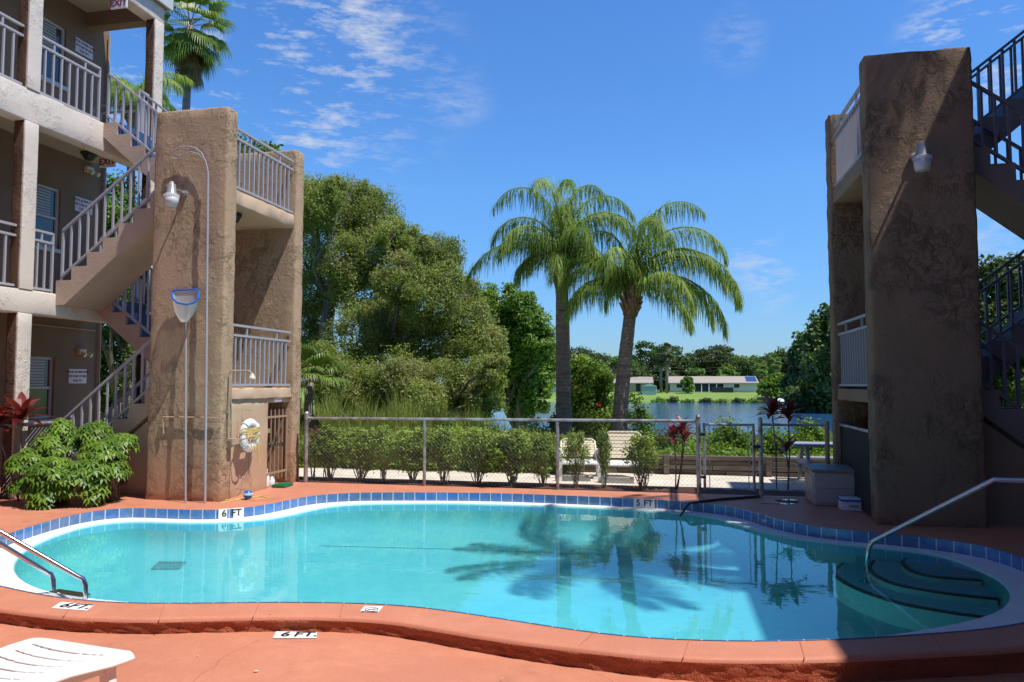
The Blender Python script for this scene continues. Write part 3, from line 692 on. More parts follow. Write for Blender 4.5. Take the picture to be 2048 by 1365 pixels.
# ------------------------------------------------------------------ railings
def railing(parent, a, b, hs=(.05, .74, .88), m='rail', sp=.125, post=.62, w=.026, rail_w=.042, ends=True):
    """a, b: foot points; hs: heights of bottom rail, baluster rail and (optional) top rail"""
    a = Vector(a); b = Vector(b); mb = MB(); L = Vector((b.x - a.x, b.y - a.y, 0)).length
    Z = lambda h: Vector((0, 0, h))
    for h in hs: mb.beam(a + Z(h), b + Z(h), rail_w, rail_w * .75)
    if len(hs) > 2:
        k = max(1, int(round(L / post)))
        for i in range(k):
            p = a.lerp(b, (i + .5) / k); mb.beam(p + Z(hs[1]), p + Z(hs[2]), w, w)
    if ends:
        for p in (a, b): mb.beam(p, p + Z(hs[-1]), w * 1.2, w * 1.2)
    r = mb.build('railing', m, parent)
    k = max(2, int(round(L / sp))); h = hs[1] - hs[0]; root = root_loc(parent)
    bmb = MB(); d = (b - a).normalized(); ang = math.atan2(d.y, d.x)
    bmb.box(-w / 2, -w / 2, 0, w / 2, w / 2, h)
    me = None
    for i in range(1, k):
        p = a.lerp(b, i / k) + Z(hs[0])
        if me is None:
            o = bmb.build('baluster', m); me = o.data
        else:
            o = bpy.data.objects.new('baluster', me); COL.objects.link(o)
        o.parent = r; o.location = p - root; o.rotation_euler = (0, 0, ang)
    return r

G0, FL2, FL3 = 0.0, 2.86, 5.68
LD1, LD2 = 1.49, 4.25
def tower(s, XI, Y0, label, gdesc):
    T = thing('stair_tower', label, 'stair tower', (XI + s * .55, Y0, 0))
    X = lambda u: XI + s * u
    def box(mb, u0, y0, z0, u1, y1, z1):
        a, b = sorted((X(u0), X(u1))); return mb.box(a, y0, z0, b, y1, z1)
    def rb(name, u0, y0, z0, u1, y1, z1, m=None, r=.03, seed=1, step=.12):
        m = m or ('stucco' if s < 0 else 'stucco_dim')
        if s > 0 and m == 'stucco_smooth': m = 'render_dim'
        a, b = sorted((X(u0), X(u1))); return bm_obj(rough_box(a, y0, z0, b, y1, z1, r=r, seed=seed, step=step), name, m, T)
    rb('front_pier', 0, Y0, -.02, 1.12, Y0 + .26, 5.33, seed=3)
    rb('rear_pier', 0, Y0 + 1.93, -.02, 1.16, Y0 + 2.19, 5.33, seed=4)
    rb('landing', .03, Y0 + .26, LD1 - .15, 1.12, Y0 + 1.93, LD1, 'stucco_smooth', .012, 5)
    rb('landing', .03, Y0 + .26, LD2 - .20, 1.12, Y0 + 1.93, LD2, 'stucco_smooth', .012, 6)
    for z in (LD1, LD2):
        railing(T, (X(.07), Y0 + .27, z), (X(.07), Y0 + 1.92, z), sp=.125, post=.75, ends=False)
    # far edge of each landing: rail towards the outside wall at the back
    # four flights
    yn0, yn1, yb0, yb1 = Y0 + .27, Y0 + 1.06, Y0 + 1.09, Y0 + 1.91
    for (zf, zl, y0, y1, near) in ((G0, LD1, yn0, yn1, 1), (FL2, LD1, yb0, yb1, 0), (FL2, LD2, yn0, yn1, 1), (FL3, LD2, yb0, yb1, 0)):
        nst = 7; uF, uL = 2.9, 1.12; run = (uF - uL) / nst; low_at_f = zf < zl
        zlo, zhi = min(zf, zl), max(zf, zl); rise = (zhi - zlo) / nst
        P = []
        if low_at_f: U = lambda t_: uF - (uF - uL) * t_
        else: U = lambda t_: uL + (uF - uL) * t_
        P.append((U(0), zlo))
        for i in range(nst):
            P.append((U(i / nst), zlo + rise * (i + 1))); P.append((U((i + 1) / nst), zlo + rise * (i + 1)))
        P.append((U(1), zhi - .22)); P.append((U(1 / nst * .6), zlo - .16 if zlo > .5 else zlo)); 
        if zlo > .5: P.append((U(0), zlo - .16))
        mb = MB(); poly = [(X(u), z) for u, z in P]; mb.prism(poly, 'Y', y0, y1)
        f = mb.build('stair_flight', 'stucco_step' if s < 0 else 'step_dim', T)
        tb = MB()
        for i in range(nst):
            u0, u1 = U(i / nst), U((i + 1) / nst); z = zlo + rise * (i + 1)
            a, b = sorted((X(u0), X(u1))); tb.box(a, y0 + .05, z + .001, b, y1 - .05, z + .008)
            e = X(u0) - (X(u1) - X(u0)) * .02; a, b = sorted((X(u0) - (X(u1) - X(u0)) * .002, e)); tb.box(a, y0 + .05, z - rise + .01, b, y1 - .05, z + .008)
        tb.build('tread_paint', 'tread', f)
        pa = Vector((X(U(.04)), 0, zlo + rise * .8)); pb = Vector((X(U(.97)), 0, zhi + rise * .1 ))
        hs = (.10, .78)
        for yy in ((y0 + .03, y1 - .03)):
            if not near and yy < y0 + .1: pass
            railing(T, (pa.x, yy, pa.z), (pb.x, yy, pb.z), hs=hs, m='rail_shaded' if s > 0 else 'rail', sp=.135)
    # low wall under the first flight
    mb = MB(); mb.prism([(X(1.14), -.02), (X(2.55), -.02), (X(2.55), .10), (X(1.14), LD1 - .30)], 'Y', yn0 + .03, yn0 + .15)
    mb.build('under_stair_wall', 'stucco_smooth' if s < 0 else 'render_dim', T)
    return T, X, rb, box

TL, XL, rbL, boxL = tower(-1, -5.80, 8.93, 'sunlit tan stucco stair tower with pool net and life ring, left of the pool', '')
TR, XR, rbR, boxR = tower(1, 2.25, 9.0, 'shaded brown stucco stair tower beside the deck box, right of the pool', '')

# left tower: infill wall with a doorway beside the rear pier, iron gate in it
rbL('infill_wall', .06, 9.19, -.02, .22, 10.22, LD1 - .15, 'stucco_smooth', .012, 8)
rbL('infill_wall', .06, 10.22, 1.27, .22, 10.86, LD1 - .15, 'stucco_smooth', .012, 9)
mb = MB(); mb.box(-6.55, 10.2, 0, -6.5, 10.87, 1.35); mb.build('storeroom_door', 'door_in', TL)
g = MB(); gx = -5.90
for i in range(6):
    y = 10.26 + i * .116; g.beam((gx, y, .10), (gx, y, 1.16), .016, .016)
for z in (.20, 1.05): g.beam((gx, 10.22, z), (gx, 10.86, z), .022, .03)
for y in (10.235, 10.855): g.beam((gx, y, .04), (gx, y, 1.08), .026, .026)
gate = g.build('iron_gate', 'rust', TL)
g = MB()
for k in range(5):
    y = 10.34 + .1 * k; g.tube([(gx + .012, y + .03 * math.cos(a_ / 3), .63 + .035 * math.sin(a_ / 3)) for a_ in range(0, 19, 2)], .006, 5)
g.tube([(gx + .012, 10.46 + .05 * t_, .55 + .22 * t_ + .03 * math.sin(9 * t_)) for t_ in (0, .2, .4, .6, .8, 1)], .008, 5)
g.build('scroll', 'dark_metal', gate)
g = MB(); g.box(gx - .02, 10.235, .82, gx + .03, 10.31, .88); g.build('latch', 'rust', gate)
mb = MB(); mb.box(-5.862, 10.38, 1.285, -5.85, 10.60, 1.355)
tag(mb.build('door_notice', 'sign'), 'small pale notice plate above the iron gate of the left tower', 'sign')
# right tower: dark screened panel closing the ground opening
mb = MB(); mb.box(2.30, 9.27, .02, 2.312, 10.92, .98); sp_ = mb.build('screen_panel', 'screen', TR)
mb = MB(); mb.beam((2.306, 9.27, 1.0), (2.306, 10.92, 1.0), .04, n=8); mb.build('screen_rail', 'galv', sp_)
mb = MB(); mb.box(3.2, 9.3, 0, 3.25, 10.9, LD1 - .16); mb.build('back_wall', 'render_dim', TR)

# ------------------------------------------------------------------ motel wings
def wing(s, XI, label):
    X = lambda u: XI + s * u
    B = thing('motel_wing', label, 'building', (X(4.3), 6.0, 0))
    def box(mb, u0, y0, z0, u1, y1, z1):
        a, b = sorted((X(u0), X(u1))); return mb.box(a, y0, z0, b, y1, z1)
    YS, YE, YW = -7.0, 11.42, 11.70
    # corridor wall with window openings, built of pieces round each opening
    cols = [(9.78, 10.72)] + [(y, y + 1.5) for y in (6.3, 1.2, -3.6)]
    mb = MB(); floors = [(0.0, FL2 - .02), (FL2, FL3 - .02), (FL3, 8.45)]
    for z0, z1 in floors:
        ys_ = YS
        for (w0, w1) in sorted(cols):
            box(mb, 4.3, ys_, z0 + .001, 4.5, w0, z1); box(mb, 4.3, w0, z0 + .001, 4.5, w1, z0 + .98); box(mb, 4.3, w0, z0 + 2.0, 4.5, w1, z1); ys_ = w1
        box(mb, 4.3, ys_, z0 + .001, 4.5, 11.70, z1)
    box(mb, 4.5, 11.50, 0, 11.0, 11.70, 8.45); box(mb, 10.8, YS, 0, 11.0, 11.5, 8.45); box(mb, 4.5, YS, 0, 10.8, YS + .2, 8.45)
    mb.build('wall', 'stucco_wall', B)
    for z0, _ in floors:
        for (w0, w1) in cols:
            fm = MB(); u = 4.36
            for a_, b_ in ((w0, w0 + .04), (w1 - .04, w1), ): box(fm, u - .02, a_, z0 + .98, u + .03, b_, z0 + 2.0)
            for a_, b_ in ((.98, 1.02), (1.96, 2.0), (1.47, 1.51)): box(fm, u - .02, w0 + .04, z0 + a_, u + .03, w1 - .04, z0 + b_)
            W = fm.build('window', 'frame', B)
            pm = MB(); box(pm, u + .01, w0 + .04, z0 + 1.02, u + .02, w1 - .04, z0 + 1.96); pm.build('pane', 'glass', W)
            bm_ = MB()
            for k in range(9): box(bm_, u - .005, w0 + .05, z0 + 1.525 + k * .048, u + .004, w1 - .16, z0 + 1.555 + k * .048)
            bm_.build('blind', 'blind', W)
            sm = MB(); box(sm, 4.25, w0 - .04, z0 + .90, 4.34, w1 + .04, z0 + .965); sm.build('sill', 'frame', W)
    # doors along each corridor
    for z0, _ in floors:
        for y in (8.25, 4.6, -.4):
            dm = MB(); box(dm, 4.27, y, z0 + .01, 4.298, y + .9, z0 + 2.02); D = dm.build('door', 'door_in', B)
            hm = MB(); box(hm, 4.22, y + .8, z0 + .95, 4.27, y + .84, z0 + 1.05); hm.build('handle', 'steel', D)
    # slabs with thick fascia
    for zt, th in ((FL2, .33), (FL3, .46)):
        yend = 10.02 if zt == FL2 else 10.02
        a, b = sorted((X(2.9), X(4.3)))
        mbs = MB(); mbs.box(a, YS, zt - .16, b, YE, zt); mbs.build('floor_slab', 'ceiling', B)
        a, b = sorted((X(2.9 - .004), X(3.12)))
        bm_obj(rough_box(a, YS, zt - th, b, YE, zt - .0 + .004, r=.02, step=.25, amp=.003, seed=11), 'fascia', 'stucco_white', B)
    # columns: cream towards the court, dark brown textured sides
    for y in (8.56, 5.0, 1.4, -2.2, 11.14):
        for z0, z1 in ((0, FL2 - .33), (FL2 + .004, FL3 - .46), (FL3 + .004, 7.93)):
            if y > 11 and z0 < 5: pass
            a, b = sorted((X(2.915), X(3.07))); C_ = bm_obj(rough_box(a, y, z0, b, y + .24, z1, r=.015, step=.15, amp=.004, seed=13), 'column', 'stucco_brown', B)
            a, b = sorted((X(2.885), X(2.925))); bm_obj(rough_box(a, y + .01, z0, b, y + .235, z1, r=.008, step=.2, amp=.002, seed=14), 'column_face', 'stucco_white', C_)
    # roof: edge beam, soffit, projecting eave and fascia board
    a, b = sorted((X(2.9), X(3.14))); bm_obj(rough_box(a, YS, 7.93, b, 11.40, 8.25, r=.015, step=.3, amp=.003, seed=15), 'beam', 'stucco_white', B)
    mbb = MB(); box(mbb, 3.14, 11.16, 7.93, 4.3, 11.38, 8.25); mbb.build('beam', 'stucco_wall', B)
    mbb = MB(); box(mbb, 3.14, YS, 8.19, 4.3, 11.16, 8.25); mbb.build('ceiling', 'ceiling', B)
    mbr = MB(); ov = 2.84 if s < 0 else 2.55; box(mbr, ov, YS - .3, 8.26, 11.3, 11.45, 8.36); mbr.build('roof', 'ceiling', B)
    mbr = MB(); box(mbr, ov - .04, YS - .3, 8.23, ov, 11.49, 8.55); box(mbr, ov, 11.45, 8.23, 11.3, 11.49, 8.55); mbr.build('fascia_board', 'frame', B)
    # corridor railings between columns
    Xr = X(2.98); mm = 'rail' if s < 0 else 'rail_shaded'
    for z, yend in ((FL2, 9.20), (FL3, 10.0)):
        for y0, y1 in ((-1.96, 1.4), (1.64, 5.0), (5.24, 8.56), (8.80, yend)):
            railing(B, (Xr, y0, z), (Xr, y1, z), m=mm, sp=.15, ends=(y1 == yend))
        railing(B, (Xr, 10.90, z), (Xr, 11.14, z), m=mm, sp=.12)
        railing(B, (Xr, YE - .03, z), (X(4.3), YE - .03, z), m=mm, sp=.14)
    return B, X
BL, _ = wing(-1, -5.80, 'three storey tan motel wing with cream balcony fascias, left edge')
BR, _ = wing(1, 2.25, 'three storey motel wing behind the shaded stairs, right edge')

# unseen rear wing, added behind the camera to cut the ambient light
RW = thing('motel_wing', 'unseen three storey rear motel wing added behind the viewer to dim the court', 'building', (-1.8, -9, 0))
mb = MB(); mb.box(-10.3, -9.2, 0, 6.7, -9.0, 8.4); mb.build('wall', 'stucco_wall', RW)
for z in (FL2, FL3, 8.4): MB().box(-10.3, -9.0, z - .35, 6.7, -7.4, z).build('floor_slab', 'stucco_white' if z < 8 else 'stucco_wall', RW)
for z in (0, FL2, FL3):
    for k in range(5):
        x = -8.6 + k * 3.4; MB().box(x, -7.7, z, x + .22, -7.45, z + 2.4).build('column', 'stucco_brown', RW)
        MB().box(x + 1.2, -8.99, z + .02, x + 2.1, -8.96, z + 2.05).build('door', 'door_in', RW)

# ------------------------------------------------------------------ fixtures on the motel
def wall_x(px, py): return atX(px, py, -10.1)
def alarm_sign(px, py, label, z_fix=None):
    p = wall_x(px, py); S = thing('alarm_sign', label, 'sign', (p.x, p.y, p.z), 'local alarm signs')
    w, h = .40, .25
    MB().box(p.x + .002, p.y - w / 2, p.z - h / 2, p.x + .008, p.y + w / 2, p.z + h / 2).build('plate', 'sign', S)
    for k, s_ in enumerate(('LOCAL ALARM ONLY', 'IN CASE OF FIRE', 'CALL 911')):
        text_mesh('lettering', s_, .052, 'red_ink', S, (p.x + .0095, p.y, p.z + .075 - k * .075), (0, 1, 0), (0, 0, 1), bold=.001)
alarm_sign(168, 98, 'white local alarm sign on the top floor wall of the left wing')
alarm_sign(167, 412, 'white local alarm sign on the middle floor wall of the left wing')
alarm_sign(155, 753, 'white local alarm sign on the ground floor wall of the left wing')
def em_light(px, py, label):
    p = wall_x(px, py); S = thing('emergency_light', label, 'emergency light', (p.x, p.y, p.z), 'emergency lights')
    MB().box(p.x + .002, p.y - .10, p.z - .05, p.x + .08, p.y + .06, p.z + .05).build('housing', 'cream_plastic', S, bevel=.01)
    for dy in (-.07, .07):
        h = MB(); c = Vector((p.x + .09, p.y + dy + .03, p.z - .04)); d = Vector((.8, .3, -.5)).normalized()
        h.beam(c - d * .03, c + d * .05, .055, n=12, w2=.085); h.build('lamp_head', 'cream_plastic', S, smooth=False)
em_light(190, 42, 'twin head emergency light on the top floor wall of the left wing')
em_light(176, 341, 'twin head emergency light on the middle floor wall of the left wing')
em_light(161, 704, 'twin head emergency light on the ground floor wall of the left wing')
def exit_sign(p, label):
    S = thing('exit_sign', label, 'sign', p, 'exit signs')
    MB().box(p.x - .15, p.y, p.z - .09, p.x + .15, p.y + .03, p.z + .09).build('housing', 'sign', S, bevel=.004)
    text_mesh('lettering', 'EXIT', .15, 'red_ink', S, (p.x, p.y - .003, p.z), (1, 0, 0), (0, 0, 1), bold=.004)
exit_sign(atY(237, 6, 10.2), 'exit sign under the top floor ceiling of the left wing')
exit_sign(atY(214, 324, 10.6), 'exit sign under the middle floor ceiling of the left wing')
def ceiling_lantern(p, label, r=.14):
    S = thing('ceiling_lantern', label, 'ceiling light', p, 'dark ceiling lanterns')
    MB().lathe((p.x, p.y, p.z), [(r * .9, 0), (r, -.02), (r, -.035), (r * .75, -.04)], 6).build('canopy', 'dark_metal', S)
    MB().lathe((p.x, p.y, p.z), [(r * .85, -.042), (r * .55, -.12), (r * .5, -.125)], 6).build('shade', 'lens' if False else 'dark_metal', S)
p = atz(178, 306, FL3 - .165); ceiling_lantern(p, 'dark ceiling lantern above the middle floor corridor of the left wing')
p = Vector((-6.2, 9.75, LD2 - .205)); ceiling_lantern(p, 'dark ceiling lantern under the upper landing of the left tower', .13)
# conduit on the ground floor corridor wall
mb = MB(); q = [wall_x(52, 648), wall_x(120, 655), wall_x(188, 662)]
mb.tube([(v.x + .03, v.y, v.z) for v in q], .012, 6); mb.tube([(-10.05, 11.66, 0.1), (-10.05, 11.66, 8.0)], .02, 6)
tag(mb.build('conduit', 'pipe'), 'thin pipe run along the ground floor wall and corner of the left wing', 'pipe')

# security lamps on the front piers
def pier_lamp(x, y, z, label, arm=.18, sc_=.80):
    S = thing('security_lamp', label, 'wall lamp', (x, y, z), 'dome security lamps')
    c = Vector((x, y - arm - .10, z))
    a = MB(); a.lathe((x, y - .002, z + .10), [(.045, 0), (.045, -.03), (.02, -.035)], 12, 'Y'); a.tube([(x, y - .03, z + .10), (x, y - arm * .6, z + .11), (x, y - arm - .06, z + .10)], .016, 8); a.build('arm', 'galv', S)
    MB().lathe(c, [(.025, .245), (.03, .235), (.03, .215), (.045, .205), (.05, .20)], 14).build('photocell', 'cream_plastic', S)
    MB().lathe(c, [(.055, .205), (.062, .19), (.078, .06), (.095, .04), (.10, .0)], 20).build('ballast_housing', 'cone', S, smooth=True)
    rb_ = MB(); rb_.lathe(c, [(.085, .045), (.108, .03), (.114, -.005), (.112, -.02)], 28)
    for k in range(28):
        an = k * 2 * math.pi / 28; rb_.beam(c + Vector((math.cos(an) * .108, math.sin(an) * .108, .03)), c + Vector((math.cos(an) * .114, math.sin(an) * .114, -.02)), .012, .008)
    rb_.build('reflector_ring', 'lens', S)
    MB().lathe(c, [(.113, -.02), (.110, -.09), (.094, -.16), (.08, -.17), (.0, -.172)], 24).build('refractor', 'lens', S, smooth=True)
    for ch in S.children:
        if ch.name.startswith('arm'): continue
        ch.scale = (sc_,) * 3; ch.location = (Vector((0, -arm - .10, 0))) * (1 - sc_)
    return S
p = atY(343, 393, 8.65); pier_lamp(p.x, 8.93, p.z, 'grey domed security lamp on the sunlit left stair tower')
p = atY(1845, 318, 8.72); pier_lamp(p.x, 9.0, p.z, 'grey domed security lamp on the shaded right stair tower')

# ------------------------------------------------------------------ things hung on the left tower
yw = 8.915
def PW(px, py, off=.03): return atY(px, py, yw - off)
# leaf net on its long pole
S = thing('pool_net', 'blue framed leaf net on a long pole leaning on the left tower', 'pool net', PW(371, 1003, .10))
a, b = PW(371, 1003, .12), PW(372, 640, .06)
MB().tube([(a.x, a.y, .005), (b.x, b.y, b.z), tuple(PW(373, 606, .12))], .013, 8).build('pole', 'rail', S)
hoop = [PW(343, 584, .06), PW(350, 581, .05), PW(372, 580, .05), PW(392, 579, .05), PW(398, 584, .06), PW(396, 598, .16), PW(388, 606, .20), PW(373, 610, .22), PW(355, 606, .20), PW(346, 598, .16), PW(343, 584, .06)]
MB().tube(hoop, .012, 6).build('hoop', 'blue_plastic', S)
nm = MB(); ring1 = [hoop[i] for i in range(10)]; b = 0
lay = []
for k in range(8):
    t_ = k / 7; lay.append([Vector((p.x + (PW(371, 640).x - p.x) * (.30 * t_ + .52 * t_ ** 4), p.y + (PW(371, 640, .05).y - p.y) * t_ * .5, p.z * (1 - t_) + t_ * (PW(371, 645).z) + .05 * math.sin(math.pi * t_) * 0)) for p in ring1])
for l in lay: nm.v += [tuple(p) for p in l]
for k in range(7):
    for i in range(10): nm.f.append((k * 10 + i, k * 10 + (i + 1) % 10, (k + 1) * 10 + (i + 1) % 10, (k + 1) * 10 + i))
nm.f.append(tuple(70 + i for i in range(10)))
m = mat('net_bag', (.62, .63, .62), .85); t = NT(m); trn = t.n.new('ShaderNodeBsdfTransparent'); mx = t.n.new('ShaderNodeMixShader'); mx.inputs[0].default_value = .35
t.l.new(t.b.outputs[0], mx.inputs[1]); t.l.new(trn.outputs[0], mx.inputs[2]); t.l.new(mx.outputs[0], t.n['Material Output'].inputs[0]); M['net_bag'] = m
nm.build('net_bag', 'net_bag', S, smooth=True)
# shepherd's crook
S = thing('rescue_hook', "white shepherd's crook pole leaning on the left tower beside the net", 'rescue hook', PW(412, 1003, .10))
pts = [PW(410, 1003, .10), PW(412, 800, .08), PW(414, 560, .07), PW(416, 345, .05), PW(412, 325, .05), PW(403, 306, .05), PW(390, 296, .05), PW(375, 293, .05), PW(360, 295, .05), PW(348, 302, .05), PW(344, 305, .05)]
pts[0].z = .005
MB().tube(pts[:4], .016, 8).build('pole', 'rail', S)
MB().tube(pts[3:], .009, 6).tube([PW(412, 325, .05), PW(398, 309, .05), PW(382, 304, .05), PW(366, 309, .05), PW(354, 318, .05), PW(342, 316, .05)], .008, 6).build('hook', 'rail', S)
# painted pipe loop along the pier and shower pipe on its side
mb = MB(); mb.tube([PW(327, 868, .02), PW(326, 834, .02), PW(380, 835, .02), PW(436, 836, .02)], .010, 6)
tag(mb.build('water_pipe', 'pipe'), 'thin painted pipe crossing the face of the left tower at waist height', 'pipe')
S = thing('shower_pipe', 'slim outdoor shower pipe and head on the side of the left tower', 'shower', (-5.77, 9.05, .9))
MB().tube([(-5.77, 9.05, .82), (-5.77, 9.05, 1.70), (-5.74, 9.05, 1.73), (-5.50, 9.07, 1.73), (-5.45, 9.08, 1.70)], .011, 8).build('pipe', 'pipe', S)
MB().lathe((-5.45, 9.08, 1.62), [(.012, .08), (.02, .06), (.045, .02), (.045, 0), (0, 0)], 12).build('shower_head', 'cream_plastic', S)
MB().beam((-5.785, 9.03, 1.18), (-5.785, 9.07, 1.18), .05, .03).build('valve', 'pipe', S)
# life ring with its yellow rope
RX = -5.80; rc = Vector((RX + .07, 9.51, .835))
S = thing('life_ring', 'white life ring hung on the wall below the left tower opening', 'life ring', rc)
mb = MB(); n1_, n2_ = 32, 10
for i in range(n1_):
    a = 2 * math.pi * i / n1_
    for k in range(n2_):
        b_ = 2 * math.pi * k / n2_; r = .175 + .062 * math.cos(b_); mb.v.append((rc.x + .045 * math.sin(b_), rc.y + r * math.cos(a), rc.z + r * math.sin(a)))
for i in range(n1_):
    for k in range(n2_):
        mb.f.append((i * n2_ + k, ((i + 1) % n1_) * n2_ + k, ((i + 1) % n1_) * n2_ + (k + 1) % n2_, i * n2_ + (k + 1) % n2_))
mb.build('ring', 'white', S, smooth=True)
bmd = MB()
for a in (.7, 2.3, 3.9, 5.5):
    bmd.tube([(rc.x + .049 * math.sin(b_), rc.y + (.175 + .066 * math.cos(b_)) * math.cos(a + w_), rc.z + (.175 + .066 * math.cos(b_)) * math.sin(a + w_)) for w_ in (0,) for b_ in [k * math.pi / 6 for k in range(13)]], .012, 6)
bmd.build('band', 'stripe_red', S, smooth=True)
mb = MB(); rr = random.Random(4)
for k in range(13):
    z = rc.z + .03 + rr.uniform(-.06, .07); tl = rr.uniform(-.035, .035); w = rr.uniform(.19, .25)
    mb.tube([(rc.x + .055 * math.sin(a) + .01, rc.y + w * math.cos(a), z + tl * math.cos(a) + .012 * math.sin(2 * a + k)) for a in [i * math.pi / 9 for i in range(10)]], .0055, 5)
for k in range(4):
    y0 = rc.y - .12 + .06 * k; mb.tube([(rc.x + .06, y0, rc.z + .02), (rc.x + .065, y0 + .03 * (k - 2), rc.z - .10), (rc.x + .06, y0 + .05, rc.z - .18 - .03 * k), (rc.x + .06, y0 + .09, rc.z - .10)], .0055, 5)
mb.tube([(rc.x + .05, rc.y + .19, rc.z - .10), (rc.x + .03, rc.y + .17, rc.z - .32), (rc.x + .02, rc.y + .22, rc.z - .42), (rc.x + .02, rc.y + .24, rc.z - .34), (rc.x + .02, rc.y + .21, rc.z - .22)], .005, 5)
tag(mb.build('yellow_rope', 'rope'), 'yellow rope wound round the life ring', 'rope')
mb = MB(); mb.tube([(RX, rc.y, rc.z + .36), (RX + .03, rc.y, rc.z + .355), (RX + .08, rc.y, rc.z + .35)], .008, 6); mb.tube([(RX + .02, rc.y - .12, rc.z + .38), (RX + .02, rc.y - .14, rc.z + .14)], .004, 5)
tag(mb.build('hanging_hook', 'pipe'), 'small hook above the life ring on the tower wall', 'hook')
# bracket with cup holder beside the ring
S = thing('wall_bracket', 'tan metal holder bracket left of the life ring', 'bracket', (-5.8, 9.15, .80))
br = MB(); br.box(-5.802, 9.04, .79, -5.70, 9.22, .82); br.box(-5.802, 9.04, .70, -5.79, 9.22, .79); br.box(-5.72, 9.04, .74, -5.70, 9.22, .79); br.build('shelf', 'pipe', S)
br = MB(); br.tube([(-5.66 + .09 * math.cos(a), 9.30 + .09 * math.sin(a), .80 + .03 * math.cos(a)) for a in [k * math.pi / 8 for k in range(17)]], .009, 6); br.build('hoop', 'pipe', S)
# float line hanging to the deck with its blue float
p = atz(496, 992, .05)
S = thing('blue_float', 'blue ball float lying on the deck below the life ring', 'float', (p.x, p.y, 0))
mb = MB(); mb.lathe((p.x, p.y, .062), [(.0, -.062), (.035, -.052), (.058, -.02), (.062, .01), (.048, .045), (.02, .06), (.0, .062)], 18); mb.build('ball', 'blue_plastic', S, smooth=True)
mb = MB(); mb.lathe((p.x + .0, p.y, .062), [(.063, -.004), (.064, .012), (.058, .026)], 18); mb.build('band', 'stripe_red', S)
mb = MB(); mb.tube([(-5.73, 9.50, .60), (-5.73, 9.49, .35), (-5.74, p.y, .14), (p.x, p.y, .12)], .004, 5)
tag(mb.build('float_line', 'wire'), 'thin dark cord hanging from the life ring to the blue float', 'cord')
mb = MB(); base = atz(430, 1002, .006); pts = [atz(x, y, .008) for x, y in ((428, 1003), (450, 1000), (480, 998), (510, 1000), (540, 996), (520, 993), (490, 996), (460, 1003), (440, 1006))]
mb.tube(pts, .006, 5); tag(mb.build('deck_rope', 'rope'), 'loose yellow rope lying on the deck at the foot of the left tower', 'rope')
# cleaning things at the iron gate
p = atz(553, 969, 0)
S = thing('green_tray', 'green plastic tray on the deck in front of the iron gate', 'tray', (p.x, p.y, 0))
MB().box(-5.83, 10.30, 0.004, -5.62, 10.58, .045).build('tray', 'green_plastic', S, bevel=.01)
MB().box(-5.80, 10.33, .045, -5.65, 10.55, .052).build('liner', 'green_plastic', S)
S = thing('white_bottle', 'white bottle standing behind the green tray', 'bottle', (-5.93, 10.32, 0))
MB().lathe((-5.93, 10.32, 0.002), [(.045, 0), (.05, .02), (.05, .15), (.035, .19), (.018, .21), (.018, .24)], 16).build('bottle', 'white', S, smooth=True)
MB().lathe((-5.93, 10.32, .245), [(.022, 0), (.022, .03), (0, .03)], 12).build('cap', 'white', S)
S = thing('white_jug', 'short white jug beside the iron gate at the tray', 'jug', (-5.92, 10.45, 0))
MB().lathe((-5.92, 10.45, 0.002), [(.05, 0), (.055, .02), (.055, .09), (.03, .13), (.02, .15)], 16).build('body', 'white', S, smooth=True)
MB().tube([(-5.92, 10.50, .06), (-5.92, 10.53, .08), (-5.92, 10.50, .12)], .008, 6).build('handle', 'white', S)

# ------------------------------------------------------------------ depth markers
def marker(name_, words, corners, label, group='depth markers', bold=.003, ts=.8, two=True):
    """corners: four world points, counter-clockwise from lower left as read"""
    a, b, c, d = [Vector(v) for v in corners]; x = (b - a); y = (d - a); nrm_ = x.cross(y).normalized()
    S = thing(name_, label, 'depth marker', a, group)
    mb = MB(); vs = [a, b, c, d]; mb.add([v - nrm_ * .001 for v in vs] + [v + nrm_ * .003 for v in vs], [(0, 3, 2, 1), (4, 5, 6, 7), (0, 1, 5, 4), (1, 2, 6, 5), (2, 3, 7, 6), (3, 0, 4, 7)]); mb.build('plate', 'white', S)
    W = x.length; H = y.length
    for s_, fx, hh in words:
        text_mesh('lettering', s_, H * ts * hh, 'ink', S, a + x * fx + y * .5 + nrm_ * .0045, x, y - x * (y.dot(x) / x.dot(x)), ext=.0006, bold=bold)
    if two:
        g_ = MB(); p0 = a + x * .5; xn = x.normalized() * .0018
        g_.add([p0 - xn + nrm_ * .0038, p0 + xn + nrm_ * .0038, p0 + xn + y + nrm_ * .0038, p0 - xn + y + nrm_ * .0038], [(0, 1, 2, 3)]); g_.build('joint', 'rail', S)
def on_band(px0, px1, py, label, words):
    # nearest points of the tile contour seen at these columns
    def hit(px):
        best = None
        for i in range(NT_):
            p_, q_ = tile_c[i], tile_c[(i + 1) % NT_]
            r_ = ray(px, 700); n_ = Vector((r_.y, -r_.x))
            da, db = p_.dot(n_), q_.dot(n_)
            if da * db <= 0 and da != db:
                c_ = p_.lerp(q_, da / (da - db))
                if c_.y > 7.5 and (best is None or c_.y < best.y or True): best = c_ if best is None or c_.y > best.y else best
        return best
    a, b = hit(px0), hit(px1); nn_ = Vector(((b - a).y, -(b - a).x)).normalized() * .012
    a = a + nn_; b = b + nn_
    marker('depth_marker', words, [(a.x, a.y, ZL + .002), (b.x, b.y, ZL + .002), (b.x, b.y, .012), (a.x, a.y, .012)], label, ts=.95, bold=.002, two=False)
    mb = MB(); back = -nn_.normalized() * .13
    mb.add([(a.x, a.y, .012), (b.x, b.y, .012), (b.x + back.x, b.y + back.y, .006), (a.x + back.x, a.y + back.y, .006)], [(0, 1, 2, 3)])
